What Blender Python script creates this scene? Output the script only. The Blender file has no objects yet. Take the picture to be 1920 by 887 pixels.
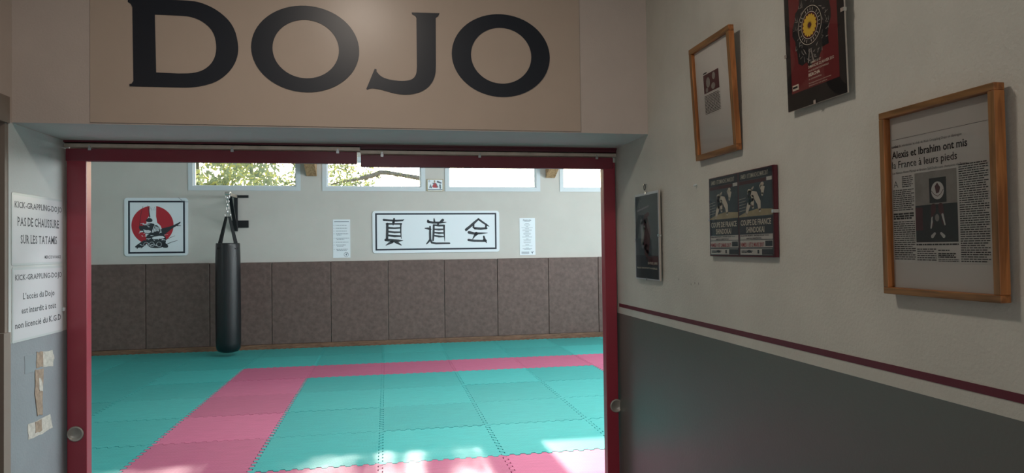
import bpy, bmesh, math, random
from mathutils import Vector, Matrix
from mathutils.geometry import tessellate_polygon
random.seed(7)
SC = bpy.context.scene
COL = SC.collection
PI = math.pi

# ------------------------------------------------------------------ camera
FPX, YAW, PITCH, ROLL, EYE = 1285.79, 0.182121, 0.018068, -0.012952, 1.7001
cy, sy, cp, sp, cr, sr = math.cos(YAW), math.sin(YAW), math.cos(PITCH), math.sin(PITCH), math.cos(ROLL), math.sin(ROLL)
_r = Vector((cy, -sy, 0)); _f = Vector((sy*cp, cy*cp, sp)); _u = _r.cross(_f)
CR = cr*_r + sr*_u; CU = -sr*_r + cr*_u; CF = _f
CAMP = Vector((0, 0, EYE))
cam = bpy.data.cameras.new('camera'); camo = bpy.data.objects.new('camera', cam); COL.objects.link(camo)
cam.sensor_fit = 'HORIZONTAL'; cam.sensor_width = 36; cam.lens = FPX*36/1920; cam.clip_start = 0.02; cam.clip_end = 400
camo.matrix_world = Matrix.Translation(CAMP) @ Matrix((CR, CU, -CF)).transposed().to_4x4()
SC.camera = camo

# ------------------------------------------------------------------ sky, sun, lights, exposure
SUN_DIR = Vector((0.02, -0.922, -0.386)).normalized()      # the way the light travels
w = bpy.data.worlds.new('world'); SC.world = w; w.use_nodes = True
nt = w.node_tree; nt.nodes.clear()
sky = nt.nodes.new('ShaderNodeTexSky'); sky.sky_type = 'NISHITA'; sky.sun_disc = False
sky.sun_elevation = math.asin(-SUN_DIR.z); sky.sun_rotation = math.atan2(-SUN_DIR.x, -SUN_DIR.y)
sky.air_density = 1.0; sky.dust_density = 2.5; sky.ozone_density = 1.0
bg = nt.nodes.new('ShaderNodeBackground'); bg.inputs['Strength'].default_value = 1.0
out = nt.nodes.new('ShaderNodeOutputWorld')
nt.links.new(sky.outputs[0], bg.inputs['Color']); nt.links.new(bg.outputs[0], out.inputs['Surface'])

def lamp(name, kind, loc, energy, color=(1, 1, 1), aim=None, **kw):
    l = bpy.data.lights.new(name, kind); l.energy = energy; l.color = color
    for k, v in kw.items(): setattr(l, k, v)
    o = bpy.data.objects.new(name, l); COL.objects.link(o); o.location = loc
    if aim is not None: o.rotation_euler = Vector(aim).to_track_quat('-Z', 'Y').to_euler()
    return o
lamp('sun', 'SUN', (0, 30, 15), 16.0, (1.0, 0.95, 0.86), SUN_DIR, angle=math.radians(0.6))
# daylight of the dojo's right-hand windows (unseen); left and roof lamps are added fill
lamp('daylight_right', 'AREA', (6.35, 7.6, 2.55), 620, (0.90, 0.97, 1.0), (-1, 0, -0.25), shape='RECTANGLE', size=7.0, size_y=1.5)
lamp('fill_left', 'AREA', (-6.85, 6.5, 2.7), 30, (0.90, 0.97, 1.0), (1, 0, -0.25), shape='RECTANGLE', size=4.0, size_y=1.2)
lamp('fill_roof', 'AREA', (2.0, 5.6, 4.50), 330, (0.93, 0.98, 1.0), (0, 0.25, -1), shape='RECTANGLE', size=4.5, size_y=1.2)
# unseen fill lamp added behind the viewer to brighten the corridor
lamp('fill_corridor', 'AREA', (-0.1, -2.3, 1.6), 22, (0.95, 0.97, 1.0), (0, 1, 0), shape='RECTANGLE', size=1.2, size_y=1.8)
SC.view_settings.view_transform = 'Standard'; SC.view_settings.look = 'None'
SC.view_settings.exposure = -0.45; SC.view_settings.gamma = 1.0
try: SC.view_settings.use_curve_mapping = False
except Exception: pass
try:
    SC.cycles.max_bounces = 10; SC.cycles.diffuse_bounces = 6; SC.cycles.transparent_max_bounces = 12
    SC.cycles.sample_clamp_indirect = 8.0
except Exception: pass

# ------------------------------------------------------------------ geometry helpers
def ray(px, py): return CR*(px-960) + CU*(443.5-py) + CF*FPX
class Plane:
    """a wall, given by a point, the way its width runs, the way its height runs"""
    def __init__(s, O, U, V=(0, 0, 1)):
        s.O = Vector(O); s.U = Vector(U).normalized(); s.V = Vector(V).normalized(); s.N = s.U.cross(s.V).normalized()
    def hit(s, px, py):
        d = ray(px, py); t = (s.O-CAMP).dot(s.N)/d.dot(s.N); return CAMP + d*t
    def uv(s, px, py):
        p = s.hit(px, py)-s.O; return (p.dot(s.U), p.dot(s.V))
    def at(s, u, v, n=0.0): return s.O + s.U*u + s.V*v + s.N*n
    def moved(s, n): return Plane(s.O+s.N*n, s.U, s.V)

class MB:
    def __init__(s): s.v = []; s.f = []; s.mi = []
    def quad(s, a, b, c, d, m=0):
        k = len(s.v); s.v += [Vector(x) for x in (a, b, c, d)]; s.f.append((k, k+1, k+2, k+3)); s.mi.append(m)
    def add(s, vs, fs, m=0):
        k = len(s.v); s.v += [Vector(x) for x in vs]
        for f in fs: s.f.append(tuple(i+k for i in f)); s.mi.append(m)
    def box(s, x0, y0, z0, x1, y1, z1, m=0): s.obox(Vector((x0, y0, z0)), Vector((x1-x0, 0, 0)), Vector((0, y1-y0, 0)), Vector((0, 0, z1-z0)), m)
    def obox(s, o, a, b, c, m=0):
        vs = [o, o+a, o+a+b, o+b, o+c, o+a+c, o+a+b+c, o+b+c]
        fs = [(0, 3, 2, 1), (4, 5, 6, 7), (0, 1, 5, 4), (1, 2, 6, 5), (2, 3, 7, 6), (3, 0, 4, 7)]
        if a.cross(b).dot(c) < 0: fs = [f[::-1] for f in fs]
        s.add(vs, fs, m)
    def pbox(s, P, u0, v0, u1, v1, n0, n1, m=0):      # box lying on a plane
        s.obox(P.at(u0, v0, n0), P.U*(u1-u0), P.V*(v1-v0), P.N*(n1-n0), m)
    def poly(s, P, loops, n0, n1=None, m=0):           # flat (or thick) shape on a plane, loops = outline then holes in (u,v)
        flat = [p for l in loops for p in l]
        tri = tessellate_polygon([[Vector((p[0], p[1], 0)) for p in l] for l in loops])
        top = n0 if n1 is None else n1
        fs = []
        for t in tri:
            a, b, c = (flat[i] for i in t)
            ar = (b[0]-a[0])*(c[1]-a[1])-(b[1]-a[1])*(c[0]-a[0])
            fs.append(t if ar > 0 else t[::-1])
        s.add([P.at(p[0], p[1], top) for p in flat], fs, m)
        if n1 is not None:
            for l in loops:
                for i in range(len(l)):
                    a, b = l[i], l[(i+1) % len(l)]
                    s.quad(P.at(*a, n0), P.at(*b, n0), P.at(*b, n1), P.at(*a, n1), m)
    def rect(s, P, u0, v0, u1, v1, n, m=0): s.quad(P.at(u0, v0, n), P.at(u1, v0, n), P.at(u1, v1, n), P.at(u0, v1, n), m)
    def stroke(s, P, pts, wd, n, m=0):                  # brush stroke: pts (u,v), widths wd
        if not isinstance(wd, (list, tuple)): wd = [wd]*len(pts)
        L = []; R = []
        for i, p in enumerate(pts):
            a = pts[max(0, i-1)]; b = pts[min(len(pts)-1, i+1)]
            dx, dy = b[0]-a[0], b[1]-a[1]; q = math.hypot(dx, dy) or 1; nx, ny = -dy/q*wd[i]/2, dx/q*wd[i]/2
            L.append((p[0]+nx, p[1]+ny)); R.append((p[0]-nx, p[1]-ny))
        for i in range(len(pts)-1):
            s.quad(P.at(*R[i], n), P.at(*R[i+1], n), P.at(*L[i+1], n), P.at(*L[i], n), m)
        for p, q in ((pts[0], wd[0]), (pts[-1], wd[-1])):
            s.disc(P, p[0], p[1], q/2, q/2, n, m, 10)
    def disc(s, P, u, v, ru, rv, n, m=0, k=32):
        s.add([P.at(u+ru*math.cos(2*PI*i/k), v+rv*math.sin(2*PI*i/k), n) for i in range(k)], [tuple(range(k))], m)
    def tube(s, pts, r, k=8, m=0, closed=False, caps=True):
        pts = [Vector(p) for p in pts]; n = len(pts); rs = r if isinstance(r, (list, tuple)) else [r]*n
        base = len(s.v); ref = None
        for i, p in enumerate(pts):
            if closed: t = (pts[(i+1) % n]-pts[i-1]).normalized()
            else: t = (pts[min(n-1, i+1)]-pts[max(0, i-1)]).normalized()
            if ref is None: ref = t.orthogonal().normalized()
            ref = (ref-t*ref.dot(t)).normalized(); bn = t.cross(ref)
            for j in range(k): s.v.append(p+(ref*math.cos(2*PI*j/k)+bn*math.sin(2*PI*j/k))*rs[i])
        for i in range(n if closed else n-1):
            for j in range(k):
                a = base+i*k+j; b = base+i*k+(j+1) % k; c = base+((i+1) % n)*k+(j+1) % k; d = base+((i+1) % n)*k+j
                s.f.append((a, b, c, d)); s.mi.append(m)
        if caps and not closed:
            s.f.append(tuple(base+j for j in range(k))[::-1]); s.mi.append(m)
            s.f.append(tuple(base+(n-1)*k+j for j in range(k))); s.mi.append(m)
    def lathe(s, c, prof, k=32, m=0, axis='Z', fold=None):
        base = len(s.v); c = Vector(c)
        for (r, h) in prof:
            for j in range(k):
                a = 2*PI*j/k; rr = r*(fold(a, h) if fold else 1)
                if axis == 'Z': d = Vector((rr*math.cos(a), rr*math.sin(a), h))
                elif axis == 'Y': d = Vector((rr*math.cos(a), h, rr*math.sin(a)))
                else: d = Vector((h, rr*math.cos(a), rr*math.sin(a)))
                s.v.append(c+d)
        for i in range(len(prof)-1):
            for j in range(k):
                s.f.append((base+i*k+j, base+i*k+(j+1) % k, base+(i+1)*k+(j+1) % k, base+(i+1)*k+j)); s.mi.append(m)
        s.f.append(tuple(base+j for j in range(k))[::-1]); s.mi.append(m)
        s.f.append(tuple(base+(len(prof)-1)*k+j for j in range(k))); s.mi.append(m)
    def build(s, name, mats, parent=None, smooth=False, bevel=0, origin=None, fix=False):
        if not isinstance(mats, (list, tuple)): mats = [mats]
        me = bpy.data.meshes.new(name)
        off = WL.get(parent.name, Vector()) if parent else Vector()
        if origin is not None: off = Vector(origin)
        me.from_pydata([tuple(v-off) for v in s.v], [], s.f)
        for m in mats: me.materials.append(m)
        me.polygons.foreach_set('material_index', s.mi)
        if fix:
            bm = bmesh.new(); bm.from_mesh(me); bmesh.ops.recalc_face_normals(bm, faces=bm.faces); bm.to_mesh(me); bm.free()
        if smooth: me.polygons.foreach_set('use_smooth', [True]*len(me.polygons))
        me.update()
        o = bpy.data.objects.new(name, me); COL.objects.link(o)
        if parent: o.parent = parent; WL[o.name] = off
        else:
            o.location = off; WL[o.name] = off
        if parent and origin is not None: o.location = off-WL.get(parent.name, Vector()); WL[o.name] = off
        if bevel:
            b = o.modifiers.new('bevel', 'BEVEL'); b.width = bevel; b.segments = 2; b.limit_method = 'ANGLE'
        return o
WL = {}
def tag(o, label=None, cat=None, group=None, kind=None):
    if label: o['label'] = label
    if cat: o['category'] = cat
    if group: o['group'] = group
    if kind: o['kind'] = kind
    return o
def empty(name, loc, label=None, cat=None, group=None, kind=None):
    o = bpy.data.objects.new(name, None); COL.objects.link(o); o.location = loc; o.empty_display_size = 0.1
    WL[o.name] = Vector(loc); return tag(o, label, cat, group, kind)
def pxl(P, pts, sc=1.0, off=(0, 0)): return [P.uv(off[0]+x/sc, off[1]+y/sc) for x, y in pts]
def smoothloop(pts, it=2):
    for _ in range(it):
        q = []
        for i in range(len(pts)):
            a, b = pts[i], pts[(i+1) % len(pts)]
            q += [(a[0]*.75+b[0]*.25, a[1]*.75+b[1]*.25), (a[0]*.25+b[0]*.75, a[1]*.25+b[1]*.75)]
        pts = q
    return pts
def ell(u, v, ru, rv, k=48): return [(u+ru*math.cos(2*PI*i/k), v+rv*math.sin(2*PI*i/k)) for i in range(k)]
def rrect(u0, v0, u1, v1, r, k=5):
    out = []
    for cx, cy_, a0 in ((u1-r, v0+r, -PI/2), (u1-r, v1-r, 0), (u0+r, v1-r, PI/2), (u0+r, v0+r, PI)):
        out += [(cx+r*math.cos(a0+PI/2*i/k), cy_+r*math.sin(a0+PI/2*i/k)) for i in range(k+1)]
    return out
# lettering: outlines of Blender's own built-in font, turned into flat mesh
_tc = {}
def glyphs(s, bold=0.0):
    key = (s, bold)
    if key in _tc: return _tc[key]
    c = bpy.data.curves.new('t', 'FONT'); c.body = s; c.size = 1.0; c.resolution_u = 2; c.offset = bold; c.fill_mode = 'FRONT'
    o = bpy.data.objects.new('t', c); COL.objects.link(o)
    me = bpy.data.meshes.new_from_object(o)
    vs = [(v.co.x, v.co.y) for v in me.vertices]; fs = [tuple(p.vertices) for p in me.polygons]
    bpy.data.objects.remove(o); bpy.data.curves.remove(c); bpy.data.meshes.remove(me)
    _tc[key] = (vs, fs); return vs, fs
CAP = 0.727
def text(mb, P, s, u, v, h, n, width=None, bold=0.0, m=0, align='L', slope=0.0):
    vs, fs = glyphs(s, bold)
    if not vs: return
    x0 = min(a[0] for a in vs); x1 = max(a[0] for a in vs); k = h/CAP
    kx = width/(x1-x0) if width else k
    o = {'L': 0, 'C': -(x1-x0)*kx/2, 'R': -(x1-x0)*kx}[align]
    pts = []
    for a in vs:
        uu = (a[0]-x0)*kx+o; pts.append(P.at(u+uu, v+a[1]*k+uu*slope, n))
    F = []
    for f in fs:
        a, b, c = (vs[i] for i in f[:3]); ar = (b[0]-a[0])*(c[1]-a[1])-(b[1]-a[1])*(c[0]-a[0])
        F.append(f if ar > 0 else f[::-1])
    mb.add(pts, F, m)
# serif lettering: each glyph gets feet at the ends of its stems
SERIF = {'K': ((.12, 'tb'), (.85, 'tb')), 'I': ((.5, 'tb'),), 'R': ((.12, 'tb'), (.9, 'b')), 'A': ((.07, 'b'), (.93, 'b')), 'P': ((.12, 'tb'),), 'L': ((.12, 'tb'),),
         'N': ((.1, 'tb'), (.9, 'tb')), 'D': ((.12, 'tb'),), 'J': ((.75, 't'),), 'E': ((.12, 'tb'),), 'H': ((.1, 'tb'), (.9, 'tb')), 'U': ((.1, 't'), (.9, 't')),
         'T': ((.5, 'b'),), 'M': ((.08, 'tb'), (.92, 'tb')), 'V': ((.07, 't'), (.93, 't')),
         'l': ((.5, 'b'),), 'i': ((.5, 'b'),), 'n': ((.12, 'b'), (.88, 'b')), 'r': ((.22, 'b'),), 'd': ((.86, 'b'),), 'u': ((.12, 'x'), (.86, 'x'))}
def serif(mb, P, s, u, v, h, n, width, align='L'):
    x = 0; items = []
    for ch in s:
        if ch == ' ': x += .26; continue
        vs, fs = glyphs(ch, 0.012)
        if not vs: continue
        a0 = min(a[0] for a in vs); a1 = max(a[0] for a in vs); items.append((ch, x-a0, a0, a1)); x += a1-a0+.10
    kx = width/(x-.10); k = h/CAP; o = {'L': 0, 'C': -width/2, 'R': -width}[align]
    for ch, dx, a0, a1 in items:
        vs, fs = glyphs(ch, 0.012)
        F = []
        for f in fs:
            a, b, c = (vs[i] for i in f[:3]); ar = (b[0]-a[0])*(c[1]-a[1])-(b[1]-a[1])*(c[0]-a[0]); F.append(f if ar > 0 else f[::-1])
        mb.add([P.at(u+o+(a[0]+dx)*kx, v+a[1]*k, n) for a in vs], F)
        for fx, pos in SERIF.get(ch, ()):
            xm = (a0+dx+(a1-a0)*fx)*kx+o+u
            for q in pos:
                yb = {'t': CAP-.04, 'b': 0, 'x': .5}[q]*k
                mb.rect(P, xm-.088*kx, v+yb, xm+.088*kx, v+yb+.045*k, n+.0001)
def rows(mb, P, u0, v0, u1, v1, cnt, n, seed=1, fill=.55, ragged=.2, m=0):
    """lines of print too small to read, one little bar per word"""
    rd = random.Random(seed); st = (v1-v0)/cnt; em = st*.9
    for i in range(cnt):
        y = v1-(i+1)*st+st*(1-fill)/2; x = u0; end = u1-(rd.random()*ragged*(u1-u0) if rd.random() < .35 else 0)
        while x < end:
            wl = em*rd.uniform(.8, 3.6); mb.rect(P, x, y, min(x+wl, end), y+st*fill, n, m); x += wl+em*.35

# ------------------------------------------------------------------ materials
def lin(h):
    h = h.lstrip('#'); o = []
    for i in (0, 2, 4):
        c = int(h[i:i+2], 16)/255; o.append(c/12.92 if c <= .04045 else ((c+.055)/1.055)**2.4)
    return tuple(o)+(1,)
def mat(name, col, rough=.6, metal=0.0, mottle=0.0, mscale=6.0, bump=0.0, bscale=120.0, spec=.5, rand=0.0, col2=None, coat=0.0, sheen=0.0, transl=0.0, stretch=None):
    m = bpy.data.materials.new(name); m.use_nodes = True; N = m.node_tree.nodes; L = m.node_tree.links
    b = N['Principled BSDF']; c = lin(col) if isinstance(col, str) else tuple(col)+(1,)*(4-len(col))
    b.inputs['Base Color'].default_value = c; b.inputs['Roughness'].default_value = rough; b.inputs['Metallic'].default_value = metal
    b.inputs['Specular IOR Level'].default_value = spec; b.inputs['Coat Weight'].default_value = coat; b.inputs['Sheen Weight'].default_value = sheen
    src = None
    tc = N.new('ShaderNodeTexCoord'); vec = tc.outputs['Object']
    if stretch:
        mp = N.new('ShaderNodeMapping'); mp.inputs['Scale'].default_value = stretch; L.new(vec, mp.inputs['Vector']); vec = mp.outputs[0]
    if mottle or col2:
        nz = N.new('ShaderNodeTexNoise'); nz.inputs['Scale'].default_value = mscale; nz.inputs['Detail'].default_value = 6; nz.inputs['Roughness'].default_value = .6
        L.new(vec, nz.inputs['Vector'])
        rp = N.new('ShaderNodeValToRGB'); L.new(nz.outputs['Fac'], rp.inputs['Fac'])
        d = lin(col2) if col2 else tuple(x*(1-mottle) for x in c[:3])+(1,)
        e = c if col2 else tuple(min(1, x*(1+mottle*.6)) for x in c[:3])+(1,)
        rp.color_ramp.elements[0].position = .32; rp.color_ramp.elements[1].position = .68
        rp.color_ramp.elements[0].color = d; rp.color_ramp.elements[1].color = e
        src = rp.outputs['Color']
    if rand:
        oi = N.new('ShaderNodeObjectInfo'); hs = N.new('ShaderNodeHueSaturation')
        mr = N.new('ShaderNodeMapRange'); mr.inputs['To Min'].default_value = 1-rand; mr.inputs['To Max'].default_value = 1+rand
        L.new(oi.outputs['Random'], mr.inputs['Value']); L.new(mr.outputs[0], hs.inputs['Value'])
        if src: L.new(src, hs.inputs['Color'])
        else: hs.inputs['Color'].default_value = c
        src = hs.outputs['Color']
    if src: L.new(src, b.inputs['Base Color'])
    if bump:
        n2 = N.new('ShaderNodeTexNoise'); n2.inputs['Scale'].default_value = bscale; n2.inputs['Detail'].default_value = 3; L.new(vec, n2.inputs['Vector'])
        bp = N.new('ShaderNodeBump'); bp.inputs['Strength'].default_value = bump; bp.inputs['Distance'].default_value = .004
        L.new(n2.outputs['Fac'], bp.inputs['Height']); L.new(bp.outputs['Normal'], b.inputs['Normal'])
    if transl:
        t = N.new('ShaderNodeBsdfTranslucent'); t.inputs['Color'].default_value = c
        mx = N.new('ShaderNodeMixShader'); mx.inputs[0].default_value = transl
        L.new(b.outputs[0], mx.inputs[1]); L.new(t.outputs[0], mx.inputs[2]); L.new(mx.outputs[0], N['Material Output'].inputs[0])
        if src: L.new(src, t.inputs['Color'])
    return m
def wood(name, c1, c2, axis=2, rough=.4, scale=9.0):
    m = bpy.data.materials.new(name); m.use_nodes = True; N = m.node_tree.nodes; L = m.node_tree.links; b = N['Principled BSDF']
    tc = N.new('ShaderNodeTexCoord'); mp = N.new('ShaderNodeMapping'); s = [scale*3]*3; s[axis] = scale*.25; mp.inputs['Scale'].default_value = s
    nz = N.new('ShaderNodeTexNoise'); nz.inputs['Scale'].default_value = 3; nz.inputs['Detail'].default_value = 5; nz.inputs['Distortion'].default_value = .6
    rp = N.new('ShaderNodeValToRGB'); rp.color_ramp.elements[0].color = lin(c2); rp.color_ramp.elements[1].color = lin(c1)
    rp.color_ramp.elements[0].position = .35; rp.color_ramp.elements[1].position = .62
    L.new(tc.outputs['Object'], mp.inputs[0]); L.new(mp.outputs[0], nz.inputs['Vector']); L.new(nz.outputs['Fac'], rp.inputs[0]); L.new(rp.outputs[0], b.inputs['Base Color'])
    b.inputs['Roughness'].default_value = rough; return m
def glass(name, tint=(1, 1, 1), gloss=1.0):
    m = bpy.data.materials.new(name); m.use_nodes = True; N = m.node_tree.nodes; L = m.node_tree.links; N.clear()
    o = N.new('ShaderNodeOutputMaterial'); t = N.new('ShaderNodeBsdfTransparent'); t.inputs[0].default_value = tint+(1,)
    g = N.new('ShaderNodeBsdfGlossy'); g.inputs['Roughness'].default_value = .01; fr = N.new('ShaderNodeFresnel'); fr.inputs[0].default_value = 1.5
    mx = N.new('ShaderNodeMixShader'); mu = N.new('ShaderNodeMath'); mu.operation = 'MULTIPLY'; mu.inputs[1].default_value = gloss
    L.new(fr.outputs[0], mu.inputs[0]); L.new(mu.outputs[0], mx.inputs[0]); L.new(t.outputs[0], mx.inputs[1]); L.new(g.outputs[0], mx.inputs[2]); L.new(mx.outputs[0], o.inputs[0])
    return m
M = {}
M['cream'] = mat('pale soffit paint', '#cdd0cd', .75, mottle=.05, mscale=3, bump=.25, bscale=160)
M['cream_r'] = mat('cream wall paint of the corridor', '#c5c4ba', .6, mottle=.07, mscale=5, bump=.35, bscale=130)
M['grey_gloss'] = mat('grey gloss paint', '#61635d', .30, mottle=.05, mscale=4, bump=.10, bscale=110, spec=.6)
M['grey_left'] = mat('light grey paint', '#8f959a', .45, mottle=.05, mscale=8, bump=.2, bscale=110)
M['tan'] = mat('tan header paint', '#c6b9b0', .7, mottle=.05, mscale=4, bump=.2, bscale=160)
M['sign'] = mat('tan sign board', '#bdac9d', .33, mottle=.03, mscale=5, spec=.4)
M['navy'] = mat('navy black vinyl', '#171d28', .38)
M['far'] = mat('far wall paint', '#c2bfba', .75, mottle=.04, mscale=2, bump=.2, bscale=120)
M['ceil'] = mat('white ceiling', '#cfcfc9', .8, bump=.2)
M['stripe'] = mat('dark red stripe paint', '#5c1224', .4)
M['red'] = mat('red lacquered wood', '#a23244', .32, mottle=.08, mscale=3, spec=.6, bump=.05, bscale=30)
M['red_dark'] = mat('dark red lacquered rail', '#83303f', .22, mottle=.06, mscale=3, spec=.6)
M['metal'] = mat('brushed steel track', '#c2b5a6', .4, metal=.45, mottle=.2, mscale=14)
M['chrome'] = mat('chrome', '#d8d8d8', .18, metal=1.0)
M['black_metal'] = mat('black painted steel', '#14171c', .4)
M['white_frame'] = mat('white window frame', '#c9d2d8', .45)
M['pad'] = mat('brown vinyl wall pad', '#64514c', .6, mottle=.28, mscale=14, bump=.3, bscale=260, rand=.04)
M['lath'] = wood('brown wooden lath', '#80604c', '#5a4233', 0)
M['subfloor'] = mat('dark subfloor', '#1d2323', .8, mottle=.1)
M['corridor_floor'] = mat('grey corridor floor', '#6d6a66', .5, mottle=.15)
def mat_tile(name, c, rough):
    m = mat(name, c, rough, mottle=.10, mscale=5, rand=.12, spec=.3, stretch=(1, 6, 1))
    N = m.node_tree.nodes; L = m.node_tree.links; b = N['Principled BSDF']
    tc = N.new('ShaderNodeTexCoord'); mp = N.new('ShaderNodeMapping'); mp.inputs['Rotation'].default_value = (0, 0, PI/4); L.new(tc.outputs['Object'], mp.inputs[0])
    ck = N.new('ShaderNodeTexVoronoi'); ck.distance = 'CHEBYCHEV'; ck.inputs['Randomness'].default_value = 0; ck.inputs['Scale'].default_value = 55; L.new(mp.outputs[0], ck.inputs['Vector'])
    bp = N.new('ShaderNodeBump'); bp.inputs['Strength'].default_value = .8; bp.inputs['Distance'].default_value = .003
    L.new(ck.outputs['Distance'], bp.inputs['Height']); L.new(bp.outputs['Normal'], b.inputs['Normal'])
    return m
M['teal'] = mat_tile('teal foam mat', (0.050, 0.355, 0.345), .55)
M['pink'] = mat_tile('pink foam mat', (0.48, 0.12, 0.22), .55)
M['leather'] = mat('black leather', '#0d1016', .38, mottle=.25, mscale=25, bump=.35, bscale=60, spec=.6)
M['strap'] = mat('black webbing', '#101216', .7)
M['plate'] = mat('white laminated board', '#dfe7ee', .5)
M['ink'] = mat('dark ink', '#2a3038', .5)
M['ink_blue'] = mat('dark blue ink', '#141f30', .5)
M['ink_soft'] = mat('grey ink', '#6d7884', .5)
M['sunred'] = mat('red print', '#b02434', .5)
M['paper'] = mat('white paper', '#d9dde0', .35, mottle=.02)
M['notice'] = mat('laminated white paper', '#dcdde0', .22, spec=.6)
M['lam'] = mat('clear laminate edge', '#cfd6d6', .2)
M['ivory'] = mat('ivory paper', '#c9c6bf', .6)
M['news'] = mat('newsprint', '#cac8c2', .7, mottle=.05, mscale=20)
M['newsink'] = mat('newspaper ink', '#23201f', .7)
M['photo_l'] = mat('light photograph grey', '#8c8780', .5, mottle=.2, mscale=30)
M['photo_d'] = mat('dark photograph grey', '#262626', .5, mottle=.2, mscale=30)
M['maroon'] = mat('maroon print', '#4c1c22', .5, mottle=.15, mscale=20)
M['oak'] = wood('orange pine frame', '#c07a42', '#8d5428', 2, .42)
M['oak_h'] = wood('brown pine frame', '#b5733f', '#855026', 1, .42)
M['oak_face'] = wood('shaded pine frame face', '#8a6338', '#644522', 2, .35)  # pine darkened for the front faces, their shade put into the colour
M['oak_shade_h'] = wood('shaded pine frame face across', '#8a6338', '#644522', 1, .35)
M['glass'] = glass('picture glass', gloss=.6)
M['pane'] = glass('window glass', (.96, .98, .97), gloss=.7)
M['poster_red'] = mat('poster red', '#6c2224', .35, mottle=.08, mscale=9)
M['poster_black'] = mat('poster black', '#0e0e10', .35)
M['poster_dark'] = mat('poster dark photograph', '#191b1d', .35, mottle=.5, mscale=40)
M['yellow'] = mat('yellow print', '#c9a331', .4)
M['cream_ink'] = mat('cream print', '#cfc6b5', .4)
M['grey_ink'] = mat('grey print', '#77767a', .4)
M['slate'] = mat('slate print', '#3b444b', .4, mottle=.2, mscale=20)
M['steel_print'] = mat('steel blue photograph', '#39464d', .4, mottle=.3, mscale=30)
M['sand'] = mat('sand print', '#a89a76', .4, mottle=.2, mscale=25)
M['bright_red'] = mat('red lettering', '#a5303a', .4)
M['burgundy'] = mat('burgundy frame edge', '#5b1e2a', .35)
M['silver'] = mat('pale metal frame edge', '#c7beb4', .35, metal=.4)
M['mortar'] = mat('bare plaster patch', '#c9c5bb', .85, mottle=.2, mscale=60, bump=.5, bscale=90)
M['tape'] = mat('brown tape remnant', '#a58f7b', .5, mottle=.3, mscale=60)
M['cleartape'] = mat('clear tape', '#9aa1a6', .15)
M['handle'] = mat('aluminium pull', '#b5b1a8', .3, metal=.35)
M['rafter'] = wood('pale wooden rafter', '#c39d74', '#9d7751', 1, .6, 4)
M['leaf'] = mat('green leaves', '#a3ad8c', .6, mottle=.4, mscale=2, transl=.6)
M['leaf_y'] = mat('yellow green leaves', '#cdca80', .6, mottle=.4, mscale=2, transl=.5)
M['bark'] = mat('grey bark', '#6f675c', .9, mottle=.3, mscale=8, bump=.5, bscale=20)
M['ground'] = mat('dry grass', '#7c8155', .9, mottle=.3, mscale=1)
M['dark_door'] = mat('dark grey brown door', '#4a443f', .5, mottle=.05)
M['casing'] = mat('taupe casing', '#8a7d72', .6)
M['lampglass'] = mat('lamp diffuser', '#f0e8dc', .4)

# ------------------------------------------------------------------ planes of the place
XR, XL, DY, HY = 1.047, -1.26, 3.0, 2.62
P_right = Plane((XR, 0, 0), (0, -1, 0))          # width runs towards the viewer
P_left = Plane((XL, 0, 0), (0, 1, 0))
P_head = Plane((0, HY, 0), (1, 0, 0))
BW = 0.014                                       # the far wall stands a little askew
P_far = Plane((0, 12.74, 0), (1, BW, 0))
P_pad = P_far.moved(.05)
CEIL = 3.05

# ------------------------------------------------------------------ corridor shell
mb = MB(); mb.box(-1.4, -2.6, -.14, 1.2, 3.09, -.04)
tag(mb.build('floor_corridor', M['corridor_floor']), kind='structure')
mb = MB(); mb.box(-1.5, -2.6, CEIL, 1.3, 3.1, CEIL+.1)
tag(mb.build('ceiling_corridor', M['ceil']), kind='structure')
# right wall: grey gloss below, cream above
mb = MB(); mb.box(XR, -2.6, -.04, XR+.15, 3.07, 1.40, 0); mb.box(XR, -2.6, 1.40, XR+.15, 3.07, CEIL, 1)
wr = tag(mb.build('wall_right', [M['grey_gloss'], M['cream_r']]), kind='structure')
mb = MB(); mb.box(XR-.0015, -2.6, 1.430, XR, 2.998, 1.4455)
tag(mb.build('trim_stripe', M['stripe']), kind='structure')
# left wall with the notices, then a door recess towards the viewer
mb = MB(); mb.box(XL-.15, 2.60, -.04, XL, 3.07, 1.40, 0); mb.box(XL-.15, 2.60, 1.40, XL, 3.07, 2.155, 1); mb.box(XL-.15, 2.60, 2.155, XL, 3.07, CEIL, 2)
mb.box(XL-.15, -2.6, 2.24, XL, 2.60, CEIL, 2); mb.box(XL-.15, -2.6, -.04, XL, 1.55, 2.24, 2)
tag(mb.build('wall_left', [M['grey_left'], M['cream'], M['tan']]), kind='structure')
d3 = empty('door_3', (XL-.05, 2.07, -.04), kind='structure')
mb = MB(); mb.box(XL-.07, 1.60, -.035, XL-.035, 2.575, 2.15); lf3 = mb.build('door_leaf', M['dark_door'], d3)
mb = MB()
mb.box(XL-.12, 1.55, 2.15, XL+.004, 2.60, 2.24); mb.box(XL-.12, 2.58, -.035, XL-.002, 2.60, 2.15); mb.box(XL-.12, 1.55, -.035, XL-.002, 1.60, 2.15)
mb.build('casing', M['casing'], d3)
mb = MB(); mb.box(XL-.02, 2.555, -.035, XL+.008, 2.598, 1.44); mb.build('jamb_guard', M['casing'], d3)
mb = MB(); mb.tube([(XL-.035, 1.70, 1.0), (XL+.02, 1.70, 1.0), (XL+.02, 1.82, 1.0)], .010); mb.build('door_handle', M['handle'], lf3)
mb = MB(); mb.box(-1.5, -2.75, -.04, 1.3, -2.6, CEIL)
tag(mb.build('wall_behind_viewer', M['cream_r']), kind='structure')
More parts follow.
